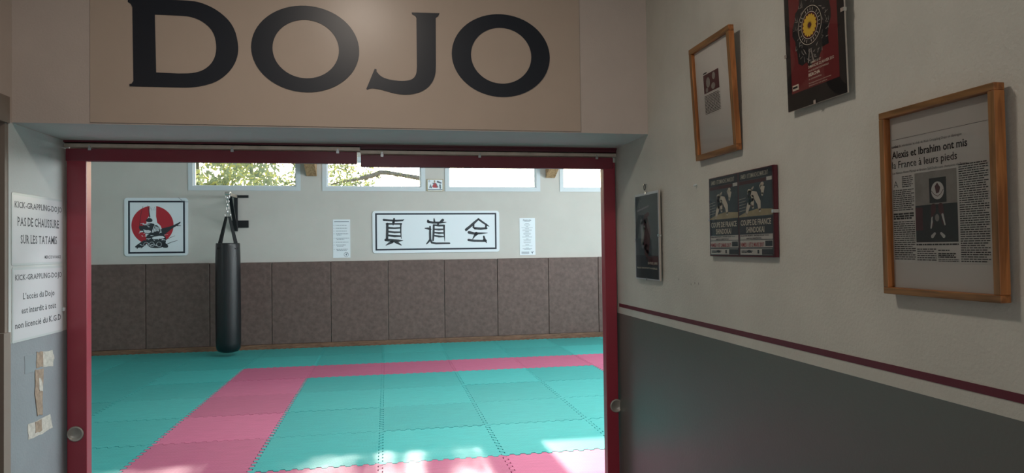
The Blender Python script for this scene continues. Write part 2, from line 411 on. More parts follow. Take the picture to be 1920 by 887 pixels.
# header over the opening
mb = MB(); mb.box(XL, HY, 2.157, XR, 3.07, CEIL, 0)
hd = mb.build('wall_header', [M['tan'], M['cream']])
for p in hd.data.polygons:
    if p.normal.z < -.5: p.material_index = 1
tag(hd, kind='structure')

# ------------------------------------------------------------------ dojo shell
DX0, DX1 = -7.0, 6.5
mb = MB(); mb.box(DX0, 3.09, -.10, DX1, 13.1, -.035)
fl = tag(mb.build('floor_dojo', M['subfloor']), kind='structure')
uw = lambda x: P_far.uv(x, 350)[0]
WIN = [(P_far.uv(353, 357), P_far.uv(563.5, 357)), (P_far.uv(604.5, 358.5), P_far.uv(797.5, 358.5)), (P_far.uv(834.5, 359), P_far.uv(1013, 359)), (P_far.uv(1049.5, 359), (P_far.uv(1049.5, 359)[0]+1.83, 0))]
SILL = sum(a[0][1] for a in WIN)/4
WTOP = SILL+.62
WS = [(a[0], b[0]) for a, b in WIN]
mb = MB(); u0, u1 = DX0-.02, DX1+.1
mb.pbox(P_far, u0, -.1, u1, SILL, -.25, 0); mb.pbox(P_far, u0, WTOP, u1, 3.75, -.25, 0)
edges = [u0]+[x for a, b in WS for x in (a, b)]+[u1]
for i in range(0, len(edges), 2): mb.pbox(P_far, edges[i], SILL, edges[i+1], WTOP, -.25, 0)
wb = tag(mb.build('wall_back', M['far']), kind='structure')
for k, (a, b) in enumerate(WS):
    c = P_far.at((a+b)/2, SILL, 0); o = empty('window_%d' % (k+1), c, kind='structure'); t = .075
    mb = MB()
    for r in ((a, SILL, b, SILL+t), (a, WTOP-t, b, WTOP), (a, SILL+t, a+t, WTOP-t), (b-t, SILL+t, b, WTOP-t)): mb.pbox(P_far, *r, -.14, .012)
    mb.build('window_frame', M['white_frame'], o)
    mb = MB(); t2 = t+.022
    for r in ((a+t, SILL+t, b-t, SILL+t2), (a+t, WTOP-t2, b-t, WTOP-t), (a+t, SILL+t2, a+t2, WTOP-t2), (b-t2, SILL+t2, b-t, WTOP-t2)): mb.pbox(P_far, *r, -.12, -.06)
    sa = mb.build('sash', M['plate'], o)
    mb = MB(); mb.pbox(P_far, a+t2-.01, SILL+t2-.01, b-t2+.01, WTOP-t2+.01, -.092, -.088); mb.build('pane', M['pane'], sa)
# side walls, near wall (with the opening), pitched ceiling
def gable(x0, x1, name):
    m = MB(); z = lambda y: 3.55+.45*(12.74-y) if y > 7.9 else 3.55+.45*(12.74-7.9)-.45*(7.9-y)
    prof = [(3.09, -.1), (13.0, -.1), (13.0, 3.75), (12.7, z(12.7)+.05), (7.9, z(7.9)+.05), (3.09, z(3.09)+.05)]
    k = len(prof); vs = [(x0, y, zz) for y, zz in prof]+[(x1, y, zz) for y, zz in prof]
    m.add(vs, [tuple(range(k))[::-1], tuple(range(k, 2*k))]+[(i, (i+1) % k, (i+1) % k+k, i+k) for i in range(k)])
    return tag(m.build(name, M['far'], fix=True), kind='structure')
gable(DX0-.15, DX0, 'wall_left_dojo'); gable(DX1, DX1+.15, 'wall_right_dojo')
mb = MB(); mb.box(DX0, 3.07, -.1, XL, 3.22, 3.7); mb.box(XR, 3.07, -.1, DX1, 3.22, 3.7); mb.box(XL, 3.07, 2.157, XR, 3.22, 3.7)
tag(mb.build('wall_near_dojo', M['far']), kind='structure')
mb = MB()
mb.obox(Vector((DX0, 12.99, 3.44)), Vector((DX1-DX0, 0, 0)), Vector((0, -5.09, .45*5.09)), Vector((0, 0, .15)))
mb.obox(Vector((DX0, 7.9, 3.44+.45*5.09)), Vector((DX1-DX0, 0, 0)), Vector((0, -4.85, -.45*4.85)), Vector((0, 0, .15)))
tag(mb.build('ceiling_dojo', M['ceil'], fix=True), kind='structure')
# unseen window frames behind side lamps: right inferred from the light, left added
for nm, x_, yc, zc, hy, hz in (('window_5', DX1-.03, 7.6, 2.55, 3.55, .8), ('window_6', DX0+.03, 6.5, 2.7, 2.05, .65)):
    o = empty(nm, (x_, yc, zc-hz), kind='structure')
    m = MB()
    for r_ in ((yc-hy, zc-hz, yc+hy, zc-hz+.07), (yc-hy, zc+hz-.07, yc+hy, zc+hz), (yc-hy, zc-hz, yc-hy+.07, zc+hz), (yc+hy-.07, zc-hz, yc+hy, zc+hz), (yc-.035, zc-hz, yc+.035, zc+hz)): m.box(x_-.03, r_[0], r_[1], x_+.03, r_[2], r_[3])
    m.build('window_frame', M['white_frame'], o)
    m = MB(); m.box(x_-.004, yc-hy+.06, zc-hz+.06, x_+.004, yc+hy-.06, zc+hz-.06); m.build('pane', M['lampglass'], o)
# rafters that come down between the windows
for nm, (xa, xb) in (('l', (-1.385, -1.205)), ('r', (3.02, 3.20))):
    mb = MB(); d = Vector((0, -4.8, .45*4.8))
    mb.obox(Vector((xa, 12.70+(.055 if xa > 0 else (-.06 if xa < -3 else 0)), 3.05)), Vector((xb-xa, 0, 0)), d, Vector((0, 0, .385)))
    o = mb.build('rafter', M['rafter'], fix=True, origin=((xa+xb)/2, 12.73, 3.05))
    tag(o, {'l': 'sloping wooden rafter end between the first and second windows', 'r': 'sloping wooden rafter end between the third and fourth windows'}[nm], 'rafter', 'rafters under the dojo roof')

# wall padding: one pad after the other
jx = [P_pad.uv(x, 560)[0] for x in (273, 393, 509.5, 620.5, 728, 833.5, 933, 1029, 1122.5)]
jx = [jx[0]-2*.99, jx[0]-.99]+jx+[jx[-1]+.97, jx[-1]+1.94]
for a, b in zip(jx, jx[1:]):
    g = .004; m = MB(); tp = random.uniform(-.003, .003)
    m.pbox(P_far, a+g, .075, b-g, 1.522+tp, .003, .05+random.uniform(0, .003))
    c = P_far.at((a+b)/2, .8, 0); m.build('wall_pad', M['pad'], wb, bevel=.008, origin=c)
mb = MB(); mb.pbox(P_far, jx[0], -.03, jx[-1], .074, .003, .062)
tag(mb.build('baseboard_back', M['lath'], bevel=.003), kind='structure')

# puzzle mats: every mat an object, edges interlock
X0, Y0 = -0.0584, 10.6044
TEETH = 11
def edge(t):                                            # offset of the wavy edge, t in 0..1
    out = []
    A = .017
    for i in range(TEETH):
        b = i/TEETH; s = 1/TEETH
        out += [(b+s*.06, -A), (b+s*.44, -A), (b+s*.56, A), (b+s*.94, A)]
    return out
E_ = edge(0); G = .0042
outl = []
outl += [(G+t if False else t, o+G) for t, o in E_]                       # bottom, left to right
outl += [(1+o-G, t) for t, o in E_]                                        # right, upwards
outl += [(t, 1+o-G) for t, o in reversed(E_)]                              # top, right to left
outl += [(o+G, t) for t, o in reversed(E_)]                                # left, downwards
Pfl = Plane((0, 0, 0), (1, 0, 0), (0, 1, 0))
mm = {}
for nm in ('teal', 'pink'):
    m = MB(); m.poly(Pfl, [[(x-.5, y-.5) for x, y in outl]], -.034, 0.0)
    o = m.build(nm+'_mat', M[nm], fl, origin=(0, 0, 0)); mm[nm] = o
first = {'teal': True, 'pink': True}
for i in range(-7, 7):
    for j in range(-7, 2):
        x = X0+i+.5; y = Y0+j+.5
        if x-.53 < DX0 or x+.53 > DX1: continue
        pink = (-2 <= i <= 3 and j in (-1,)) or (i in (-2, 3) and j <= -1) or (j == -6 and -2 <= i <= 3)
        k = 'pink' if pink else 'teal'
        if first[k]: o = mm[k]; first[k] = False
        else:
            o = mm[k].copy(); COL.objects.link(o); o.parent = fl
        o.location = (x, y, random.uniform(-.0012, .0012)); o.rotation_euler = (random.uniform(-.0012, .0012), random.uniform(-.0012, .0012), 0)

# ------------------------------------------------------------------ sliding doors, tracks
for side, (xa, xb) in (('l', (XL+.008, -1.180)), ('r', (.985, XR-.006))):
    n = 1 if side == 'l' else 2
    o = empty('door_%d' % n, ((xa+xb)/2, 3.035, -.035), kind='structure')
    m = MB(); m.box(xa, 3.012, -.03, xb, 3.06, 2.092); lf = m.build('door_leaf', M['red'], o, bevel=.003)
    hx, hz = (-1.221, .987) if side == 'l' else (1.030, .977)
    m = MB(); m.lathe((hx, 3.012, hz), [(.0, -.001), (.021, -.001), (.023, -.004), (.027, -.006), (.030, -.004), (.031, 0)], 28, axis='Y')
    m.build('door_handle', M['handle'], lf, smooth=True)
def track(x0, x1, z1, z0, label, railz, ry, cut=0):
    o = empty('door_track', ((x0+x1)/2, 3.02, z1), label, 'track', 'sliding door tracks')
    m = MB(); m.box(x0, 3.0, z0, x1, 3.004, z1); m.box(x0, 3.0, z1-.003, x1, 3.055, z1); m.box(x0, 3.051, z0, x1, 3.055, z1); m.build('profile', M['metal'], o)
    m = MB(); m.box(x0+.002, ry, railz, x1-.012, ry+.032, z0-.004); m.build('hanging_rail', M['red_dark'], o, bevel=.002)
    for q in (.08, .55, .92):
        m = MB(); xx = x0+(x1-x0)*q if side_l(x0) else x0+(x1-x0)*(1-q)
        m.lathe((xx, 2.998, z0+.004), [(.004, 0), (.004, .004)], 10, axis='Y'); m.box(xx-.006, 3.001, z0-.012, xx+.006, 3.02, z0)
        m.build('fixing', M['chrome'], o)
def side_l(x0): return x0 < -1
track(XL+.004, -.106, 2.147, 2.129, 'steel track with red rail over the left half of the opening, slightly higher', 2.075, 3.008)
track(-.104, XR-.004, 2.134, 2.117, 'steel track with red rail over the right half of the opening, slightly lower', 2.062, 3.008)
m = MB(); m.box(XL+.001, 3.0, 2.149, XR-.001, 3.07, 2.157, 0); m.box(-.104, 3.006, 2.136, XR-.002, 3.07, 2.149, 0)
tag(m.build('trim_lintel', M['stripe']), kind='structure')

# ------------------------------------------------------------------ DOJO sign
P_sign = P_head.moved(.004)
a = P_sign.uv(169, 232.5); b = P_sign.uv(1089, 246)
SU0, SU1, SV0 = a[0], b[0], 2.162
o = empty('dojo_sign', (0, HY, SV0), 'wide tan sign board with big dark letters DOJO above the doorway', 'sign')
m = MB(); m.pbox(P_head, SU0, SV0, SU1, 2.76, 0, .004); m.build('board', M['sign'], o)
c1 = lambda pts: pxl(P_sign, pts)
def o_letter(l, r, t, bt, il, ir, it, ib):
    def lp(x0, x1, y0, y1):
        p0 = P_sign.uv(x0, (y0+y1)/2); p1 = P_sign.uv(x1, (y0+y1)/2); q0 = P_sign.uv((x0+x1)/2, y0); q1 = P_sign.uv((x0+x1)/2, y1)
        return ell((p0[0]+p1[0])/2, (q0[1]+q1[1])/2, (p1[0]-p0[0])/2, (q0[1]-q1[1])/2, 64)
    return [lp(l, r, t, bt), lp(il, ir, it, ib)]
D_o = c1([(240, -4), (300, -1), (345, 1)])+smoothloop(c1([(345, 1), (372, 3), (406, 20), (434, 48), (446.5, 85), (443, 108), (430, 132), (406, 151), (382, 160.5), (360, 164), (330, 163.8)]), 0)+c1([(243, 161.8), (243, 157.6), (247, 157), (250.5, 152), (248.5, 14), (246, 8), (240, 4)])
D_i = c1([(290.5, 27.5), (345, 30), (372, 37), (393, 53), (404, 75), (406, 92), (401, 111), (388, 126), (370, 135), (345, 138), (293, 136)])
def rs(pts):                                           # round a run of outline points, keep its ends
    for _ in range(2):
        q = [pts[0]]
        for a_, b_ in zip(pts, pts[1:]): q += [(a_[0]*.75+b_[0]*.25, a_[1]*.75+b_[1]*.25), (a_[0]*.25+b_[0]*.75, a_[1]*.25+b_[1]*.75)]
        pts = q+[pts[-1]]
    return pts
D_o = c1([(240, -4), (300, -1)])+rs(c1([(320, 0), (348, 1), (376, 4), (410, 20), (438, 47), (448, 85), (445, 111), (431, 135), (408, 153), (382, 161), (358, 164.4), (330, 164)]))+c1([(243, 162), (243, 157.6), (247, 157), (250.5, 152), (248.5, 14), (246, 8), (240, 4)])
D_i = c1([(290.5, 27.5)])+rs(c1([(335, 29.5), (358, 31), (382, 41), (401, 60), (407, 88), (402, 113), (386, 130), (364, 137.6), (335, 138)]))+c1([(293, 136)])
J_ = [(508, 70), (662, 74), (655, 90), (641, 100)]
J = c1([(600+x/2.956, y/2.956) for x, y in J_])+rs(c1([(600+x/2.956, y/2.956) for x, y in [(642, 360), (640, 420), (612, 475), (560, 512), (490, 527), (420, 521), (350, 500), (300, 490), (275, 491), (262, 498)]]))+c1([(600+x/2.956, y/2.956) for x, y in [(257, 493), (303, 382), (313, 385)]])+rs(c1([(600+x/2.956, y/2.956) for x, y in [(314, 398), (340, 427), (390, 444), (460, 451), (510, 443), (534, 415), (537, 370)]]))+c1([(600+x/2.956, y/2.956) for x, y in [(534, 100), (527, 88), (510, 80)]])
for loops in ([D_o, D_i], o_letter(471, 673.5, 11, 173.2, 511, 635.5, 37.5, 147), [J], o_letter(847, 1030.5, 27, 182, 883, 996, 52.4, 157)):
    m = MB(); m.poly(P_sign, loops, .0002, .0022); m.build('letter', M['navy'], o)
# corridor ceiling lamp (outside the picture, its glow shows on the sign)
o = empty('ceiling_lamp', (-.12, 1.55, CEIL), 'round opal ceiling lamp in the corridor above the doorway', 'lamp')
m = MB(); m.lathe((-.12, 1.55, CEIL-.03), [(.13, 0), (.14, .03)], 32); m.build('base', M['metal'], o)
m = MB(); m.lathe((-.12, 1.55, CEIL-.085), [(.05, .0), (.10, .012), (.125, .035), (.13, .055)], 32); m.build('diffuser', M['lampglass'], o, smooth=True)
LAMP = lamp('lamp_bulb', 'AREA', (-.12, 1.55, CEIL-.092), 13.0, (1.0, .88, .77), (0, 0, -1), shape='DISK', size=.22)

# ------------------------------------------------------------------ left notices
def notice(name, label, corners, lines):
    us = [P_left.uv(*c) for c in corners]; u0 = (us[0][0]+us[3][0])/2; u1 = (us[1][0]+us[2][0])/2; u1 = min(u1, 2.994)
    v1 = (us[0][1]+us[1][1])/2; v0 = (us[2][1]+us[3][1])/2
    o = empty(name, P_left.at((u0+u1)/2, v0, .0005), label, 'notice')
    mb = MB(); mb.poly(P_left, [rrect(u0, v0, u1, v1, .006)], .0005, .0016); mb.build('laminate', M['lam'], o)
    mb = MB(); mb.rect(P_left, u0+.008, v0+.008, u1-.008, v1-.008, .0018); mb.build('sheet', M['notice'], o)
    for s, fu, fv, fh, fw, al in lines:
        mb = MB(); serif(mb, P_left, s, u0+(u1-u0)*fu, v0+(v1-v0)*fv, (v1-v0)*fh, .0020, (u1-u0)*fw, al)
        mb.build('lettering', M['ink'], o)
    return o
notice('notice', 'upper laminated notice on the left reveal asking for no shoes on the mats', [(20, 361.6), (116, 374), (118, 496), (21.6, 496)],
       [('KICK-GRAPPLING-DOJO', .05, .80, .085, .92, 'L'), ('PAS DE CHAUSSURE', .10, .55, .125, .81, 'L'), ('SUR LES TATAMIS', .155, .305, .12, .71, 'L'), ("MERCI D'AVANCE", .95, .085, .045, .34, 'R')])
notice('notice', 'lower laminated notice on the left reveal about access to the dojo', [(21.6, 500), (117, 500), (118, 622), (22, 643)],
       [('KICK-GRAPPLING-DOJO', .05, .83, .075, .92, 'L'), ("L'accès du Dojo", .19, .565, .085, .62, 'L'), ('est interdit à tout', .165, .375, .085, .68, 'L'), ('non licencié du K.G.D', .05, .185, .085, .90, 'L')])
# remnants of tape and torn paint under the notices
def blob(pts, mt, name, label, n0, n1, seed):
    rd = random.Random(seed); q = []
    uv = pxl(P_left, pts)
    for a_, b_ in zip(uv, uv[1:]+uv[:1]):
        for t in (0, .33, .66): q.append((a_[0]+(b_[0]-a_[0])*t+rd.uniform(-.003, .003), a_[1]+(b_[1]-a_[1])*t+rd.uniform(-.003, .003)))
    m = MB(); m.poly(P_left, [q[::-1]], n0, n1); c = P_left.at(*q[0], n0)
    return tag(m.build(name, mt, origin=c), label, name.split('_')[-1], 'torn remnants under the notices')
S_ = lambda pts: [(x/2.29, 500+y/2.29) for x, y in pts]
blob(S_([(180, 365), (225, 360), (232, 390), (226, 425), (180, 432)]), M['mortar'], 'plaster_patch', 'torn white patch under the lower notice, top right of the remnants', .0003, .001, 1)
blob(S_([(155, 368), (182, 364), (184, 430), (155, 435)]), M['tape'], 'brown_tape', 'short piece of brown tape below the lower notice', .0012, .002, 2)
blob(S_([(104, 385), (155, 372), (186, 385), (183, 442), (106, 458)]), M['cleartape'], 'clear_tape', 'greyish clear tape below the lower notice', .0002, .0009, 3)
blob(S_([(150, 440), (184, 440), (182, 560), (180, 635), (158, 640), (148, 540)]), M['tape'], 'brown_tape', 'long upright strip of torn brown tape on the left reveal', .0012, .002, 4)
blob(S_([(163, 480), (176, 485), (181, 535), (165, 530)]), M['mortar'], 'plaster_patch', 'small white patch on the upright tape strip', .0022, .003, 5)
blob(S_([(118, 680), (215, 635), (225, 690), (180, 718), (122, 745)]), M['mortar'], 'plaster_patch', 'lowest torn white patch on the left reveal', .0003, .001, 6)
blob(S_([(150, 665), (178, 655), (180, 705), (150, 715)]), M['tape'], 'brown_tape', 'brown tape across the lowest white patch', .0012, .002, 7)
# small switch like plug on the edge of the reveal
m = MB(); m.box(XL+.002, 2.985, 1.478, XL+.010, 2.999, 1.492)
tag(m.build('wall_clip', M['lam'], origin=(XL, 2.99, 1.485)), 'tiny white clip on the left reveal beside the red door', 'clip')

# ------------------------------------------------------------------ pictures on the right wall
def hung(corners, n_bottom, n_top):
    """plane of a picture front from its four corners in the picture (TL, TR, BR, BL); it stands off the wall"""
    P0 = P_right.moved(n_bottom); hb = [P0.uv(*corners[2]), P0.uv(*corners[3])]; P1 = P_right.moved(n_top); ht = [P1.uv(*corners[0]), P1.uv(*corners[1])]
    v0 = (hb[0][1]+hb[1][1])/2; v1 = (ht[0][1]+ht[1][1])/2
    ua = (hb[1][0]+ht[0][0])/2; ub = (hb[0][0]+ht[1][0])/2
    O = P0.at(ua, v0); T = P1.at(ua, v1); P = Plane(O, (0, -1, 0), T-O)
    return P, ub-ua, (T-O).length
def wood_frame(name, label, corners, nb, ntp, fw, dep, sheet_mat):
    P, W, H = hung(corners, nb, ntp)
    o = empty(name, P.at(W/2, 0, -dep), label, 'picture')
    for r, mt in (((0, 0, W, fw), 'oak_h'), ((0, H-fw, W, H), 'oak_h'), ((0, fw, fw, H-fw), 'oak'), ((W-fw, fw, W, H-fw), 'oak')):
        m = MB(); m.pbox(P, *r, -dep, 0); fb = m.build('frame_bar', [M[mt], M['oak_shade_h' if mt == 'oak_h' else 'oak_face']], o, bevel=.0015)
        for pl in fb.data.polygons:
            if pl.normal.dot(P.N) > .9: pl.material_index = 1  # front faces take the wood with painted-in shade
    m = MB(); m.pbox(P, fw*.5, fw*.5, W-fw*.5, H-fw*.5, -dep+.002, -dep+.006); m.build('sheet', M[sheet_mat], o)
    m = MB(); m.rect(P, fw*.8, fw*.8, W-fw*.8, H-fw*.8, -dep+.012); m.build('glass', M['glass'], o)
    return o, P.moved(-dep+.006), W, H
# big newspaper frame, right
o, P, W, H = wood_frame('framed_article', 'large wooden frame with a newspaper page, nearest and lowest on the right wall', [(1645, 212), (1861, 156), (1878, 570), (1658, 550)], .027, .030, .0135, .022, 'ivory')
U = lambda x, y: P.uv(1650+x/6.823, 220+y/6.823)       # reading positions off the upper part of the page
n0_ = .0004
a = P.uv(1673, 262); b = P.uv(1838, 228); c = P.uv(1678, 490); d = P.uv(1858, 498)
NU0, NU1, NV1, NV0 = (a[0]+c[0])/2, W-.026, (a[1]+b[1])/2, (c[1]+d[1])/2
m = MB(); m.rect(P, NU0-.004, NV0, NU1, NV1, n0_); m.build('page', M['news'], o)
m = MB(); nw = NU1-NU0; nh = NV1-NV0
fu = lambda f: NU0+nw*f
fv = lambda f: NV1-nh*f                                 # f = share of the page from its top
text(m, P, 'combat', fu(.0), fv(.070), .0058, .0008, width=nw*.08, bold=.02)
text(m, P, 'En shindokai, le club du Kick Grappling Dojo se distingue', fu(.09), fv(.070), .0050, .0008, width=nw*.66, bold=-.005)
text(m, P, 'Alexis et Ibrahim ont mis', fu(0), fv(.155), .0152, .0008, width=nw*.80, bold=.018)
text(m, P, 'la France à leurs pieds', fu(0), fv(.238), .0152, .0008, width=nw*.70, bold=.004)
text(m, P, 'Les Nîmois Alexis Martial et Ibrahim Sall-Diallo sont champions de France.', fu(0), fv(.285), .0052, .0008, width=nw*.80, bold=-.005)
text(m, P, 'A', fu(.01), fv(.395), .0145, .0008, bold=-.012)
m.rect(P, fu(0), fv(.003), fu(1), fv(.005), .0008)
rows(m, P, fu(.11), fv(.40), fu(.235), fv(.305), 6, .0008, 3, .45)
rows(m, P, fu(0), fv(.585), fu(.245), fv(.41), 11, .0008, 4, .45)
rows(m, P, fu(0), fv(.655), fu(.235), fv(.60), 3, .0008, 5, .75)
rows(m, P, fu(0), fv(.98), fu(.245), fv(.665), 19, .0008, 6, .45)
rows(m, P, fu(.71), fv(.99), fu(.98), fv(.275), 44, .0008, 7, .45)
rows(m, P, fu(.255), fv(.865), fu(.69), fv(.85), 1, .0008, 8, .75, 0)
rows(m, P, fu(.26), fv(.985), fu(.465), fv(.885), 6, .0008, 9, .45)
rows(m, P, fu(.485), fv(.91), fu(.60), fv(.895), 1, .0008, 10, .5)
rows(m, P, fu(.485), fv(.96), fu(.66), fv(.92), 3, .0008, 11, .75)
rows(m, P, fu(.485), fv(.99), fu(.69), fv(.965), 2, .0008, 12, .45)
tag(m.build('print', M['newsink'], o), kind='stuff')
ph = [fu(.255), fv(.84), fu(.69), fv(.30)]
pu = lambda f: ph[0]+(ph[2]-ph[0])*f
pv = lambda f: ph[3]-(ph[3]-ph[1])*f
m = MB()
m.rect(P, pu(0), pv(.47), pu(1), pv(0), .0007, 0); m.rect(P, pu(0), pv(1), pu(1), pv(.47), .0007, 1)
m.rect(P, pu(.36), pv(.45), pu(.76), pv(.10), .0010, 1); m.disc(P, pu(.56), pv(.28), (pu(1)-pu(0))*.15, (pv(0)-pv(1))*.125, .0013, 2)
m.add([P.at(pu(x), pv(y), .0016) for x, y in [(.50, .22), (.56, .17), (.63, .24), (.60, .31), (.53, .32)]], [(0, 4, 3, 2, 1)], 3)
m.stroke(P, [(pu(.42), pv(.28)), (pu(.48), pv(.33)), (pu(.56), pv(.36)), (pu(.64), pv(.33)), (pu(.70), pv(.27))], .0012, .0016, 3)
m.rect(P, pu(0), pv(.83), pu(.18), pv(.50), .0010, 3)
m.stroke(P, [(pu(.45), pv(.50)), (pu(.44), pv(.66)), (pu(.40), pv(.78))], [.012, .011, .006], .0010, 3)
m.stroke(P, [(pu(.62), pv(.50)), (pu(.64), pv(.62)), (pu(.68), pv(.74))], [.012, .011, .006], .0010, 3)
m.stroke(P, [(pu(.42), pv(.66)), (pu(.38), pv(.80))], [.005, .003], .0012, 2); m.stroke(P, [(pu(.66), pv(.62)), (pu(.71), pv(.76))], [.005, .003], .0012, 2)
m.disc(P, pu(.53), pv(.68), .011, .013, .0013, 1); m.disc(P, pu(.535), pv(.66), .005, .007, .0015, 4)
m.stroke(P, [(pu(.43), pv(.82)), (pu(.46), pv(.93))], [.006, .009], .0012, 1)
m.stroke(P, [(pu(.41), pv(.92)), (pu(.47), pv(.88))], [.007, .005], .0015, 2); m.stroke(P, [(pu(.62), pv(.88)), (pu(.68), pv(.92))], [.005, .007], .0015, 2)
m.build('photograph', [M['photo_l'], M['photo_d'], M['news'], M['maroon'], M['photo_l']], o)
# upper left wooden frame
o, P, W, H = wood_frame('framed_article', 'tall narrow-looking wooden frame with a small clipping, top left on the right wall', [(1291, 94), (1366, 45), (1380, 281), (1304, 303)], .022, .042, .018, .018, 'ivory')
u0, v1 = P.uv(1318.5, 140); u1, v1b = P.uv(1347, 130); u0b, v0 = P.uv(1324, 216); vt = (v1+v1b)/2
m = MB(); hh = vt-v0; wd = u1-u0
m.rect(P, u0, vt-hh*.47, u1, vt, .0006); m.build('photograph', M['maroon'], o)
m = MB()
for (x, y, rx, ry) in ((.30, .22, .13, .13), (.68, .12, .10, .09), (.62, .36, .13, .08), (.20, .40, .08, .06)): m.disc(P, u0+wd*x, vt-hh*y, wd*rx, hh*ry, .0009, 0, 14)
m.build('highlight', M['photo_l'], o)
m = MB(); rows(m, P, u0, v0, u1, vt-hh*.52, 13, .0006, 21, .5, .1); m.rect(P, u0, vt+.003, u0+wd*.25, vt+.007, .0006); tag(m.build('print', M['newsink'], o), kind='stuff')

def clip_frame(name, label, corners, n, back, edge_mat, clips, th=.014, ntop=None):
    P, W, H = hung(corners, n, ntop or n)
    o = empty(name, P.at(W/2, 0, -n+.001), label, 'picture')
    m = MB(); m.pbox(P, 0, 0, W, H, -th, -.0022); m.build('backing', M[edge_mat], o)
    m = MB(); m.rect(P, .0005, .0005, W-.0005, H-.0005, -.0018); m.build('sheet', M[back], o)
    m = MB(); m.rect(P, 0, 0, W, H, 0); m.build('glass', M['glass'], o)
    for fu_, fv_ in clips:
        u = fu_*W; v = fv_*H; m = MB()
        if fu_ in (0, 1):
            s = 1 if fu_ == 1 else -1
            m.pbox(P, min(u-s*.008, u+s*.002), v-.0045, max(u-s*.008, u+s*.002), v+.0045, .0004, .0016); m.pbox(P, min(u, u+s*.002), v-.0045, max(u, u+s*.002), v+.0045, -th-.0012, .0016)
        else:
            s = 1 if fv_ == 1 else -1
            m.pbox(P, u-.0045, min(v-s*.008, v+s*.002), u+.0045, max(v-s*.008, v+s*.002), .0004, .0016); m.pbox(P, u-.0045, min(v, v+s*.002), u+.0045, max(v, v+s*.002), -th-.0012, .0016)
        m.build('clip', M['chrome'], o)
    return o, P.moved(-.0016), W, H
# red poster with yellow flower, top
o, P, W, H = clip_frame('framed_poster', 'black clip frame with a dark red poster and yellow flower, cut by the top edge', [(1466, -60), (1578, -84), (1586, 173), (1477, 212)], .020, 'poster_black', 'silver', ((1, .55), (0, .42), (.5, 0)), th=.006, ntop=.028)
R1 = [(1478, -40), (1570, -70), (1570.5, 145), (1484, 178)]
q = [P.uv(*c) for c in R1]; ru0 = (q[0][0]+q[3][0])/2; ru1 = (q[1][0]+q[2][0])/2; rv0 = (q[2][1]+q[3][1])/2; rv1 = H-.03
m = MB(); m.rect(P, ru0, rv0, ru1, rv1, .0003); m.build('poster', M['poster_red'], o)
fc = P.uv(1519, 47); rd = random.Random(5)
m = MB()
pts = []
for i in range(30):
    t = 2*PI*i/30; r = rd.uniform(.066, .084); pts.append((fc[0]+.002+r*math.cos(t)*1.0, fc[1]-.006+r*math.sin(t)*1.22))
m.poly(P, [pts], .0005); m.build('photograph', M['poster_dark'], o)
m = MB()
for _ in range(70):
    t = rd.uniform(0, 2*PI); r = rd.uniform(.048, .072); x = fc[0]+r*math.cos(t); y = fc[1]-.004+r*math.sin(t)*1.2; l = rd.uniform(.004, .013); t2 = rd.uniform(0, PI)
    m.stroke(P, [(x, y), (x+l*math.cos(t2), y+l*math.sin(t2))], [rd.uniform(.0012, .003), .0008], .0008)
for dx in (-.006, .008): m.stroke(P, [(fc[0]-.003+dx*.4, fc[1]-.058), (fc[0]-.003+dx*1.4, fc[1]-.088)], [.003, .005], .0009)
m.build('highlight', M['photo_l'], o)
m = MB(); m.disc(P, fc[0], fc[1], .046, .046, .0010); m.build('emblem_ground', M['poster_black'], o)
m = MB(); m.disc(P, fc[0], fc[1], .031, .031, .0016); m.build('emblem_disc', M['maroon'], o)
m = MB()
for rr in (.0455, .0315):
    k = 48
    for i in range(k):
        a0, a1 = 2*PI*i/k, 2*PI*(i+1)/k
        m.quad(*[P.at(fc[0]+r*math.cos(t), fc[1]+r*math.sin(t), .0019) for r, t in ((rr, a0), (rr+.0012, a0), (rr+.0012, a1), (rr, a1))])
for i in range(26):                                   # ring of characters round the emblem
    t = 2*PI*i/26; x, y = fc[0]+.0385*math.cos(t), fc[1]+.0385*math.sin(t)
    if i % 5 == 4: continue
    m.stroke(P, [(x-.0028*math.cos(t), y-.0028*math.sin(t)), (x+.0028*math.cos(t), y+.0028*math.sin(t))], .0014, .0019)
m.build('ring', M['cream_ink'], o)
m = MB()
for i in range(16):
    t = 2*PI*i/16; ct, st = math.cos(t), math.sin(t)
    pp = [(.006, 0), (.012, -.0026), (.022, -.0044), (.0262, -.0035), (.028, 0), (.0262, .0035), (.022, .0044), (.012, .0026)]
    m.poly(P, [[(fc[0]+x*ct-y*st, fc[1]+x*st+y*ct) for x, y in pp]], .0020)
flw = m.build('flower', M['yellow'], o)
m = MB(); m.disc(P, fc[0], fc[1], .0055, .0055, .0024); m.build('flower_centre', M['maroon'], flw)
m = MB(); t0 = P.uv(1516, 126)
def T(s, dy, h, wd, dx=0, bo=0):
    m = MB(); text(m, P, s, t0[0]+dx, t0[1]-dy, h, .0008, width=wd, bold=bo); m.build('lettering', M['cream_ink'], o)
T('SAMEDI 21 ET', -.006, .0052, .040, .010, .01); T('DIMANCHE 22 JANVIER 2012', .004, .0068, .098, 0, .01); T('PALAIS DES SPORTS DE MARSEILLE', .013, .0042, .078, 0)
T('BERCHA', .024, .0078, .045, 0, .03); T('14h / DEMONSTRATIONS', .033, .0035, .050, 0); T('Renseignements et reservations', .042, .0032, .085, 0); T('Billetterie sur place', .048, .0030, .070, 0)
lb = P.uv(1487, 172)
m.rect(P, lb[0], lb[1], lb[0]+.026, lb[1]+.014, .0008)
m.build('label_patch', M['cream_ink'], o); m = MB()
for i in range(9): m.rect(P, ru0+.01+i*.02, rv1-.02-(i % 3)*.008, ru0+.022+i*.02, rv1-.016-(i % 3)*.008, .0008)
tag(m.build('fine_print', M['cream_ink'], o), kind='stuff')
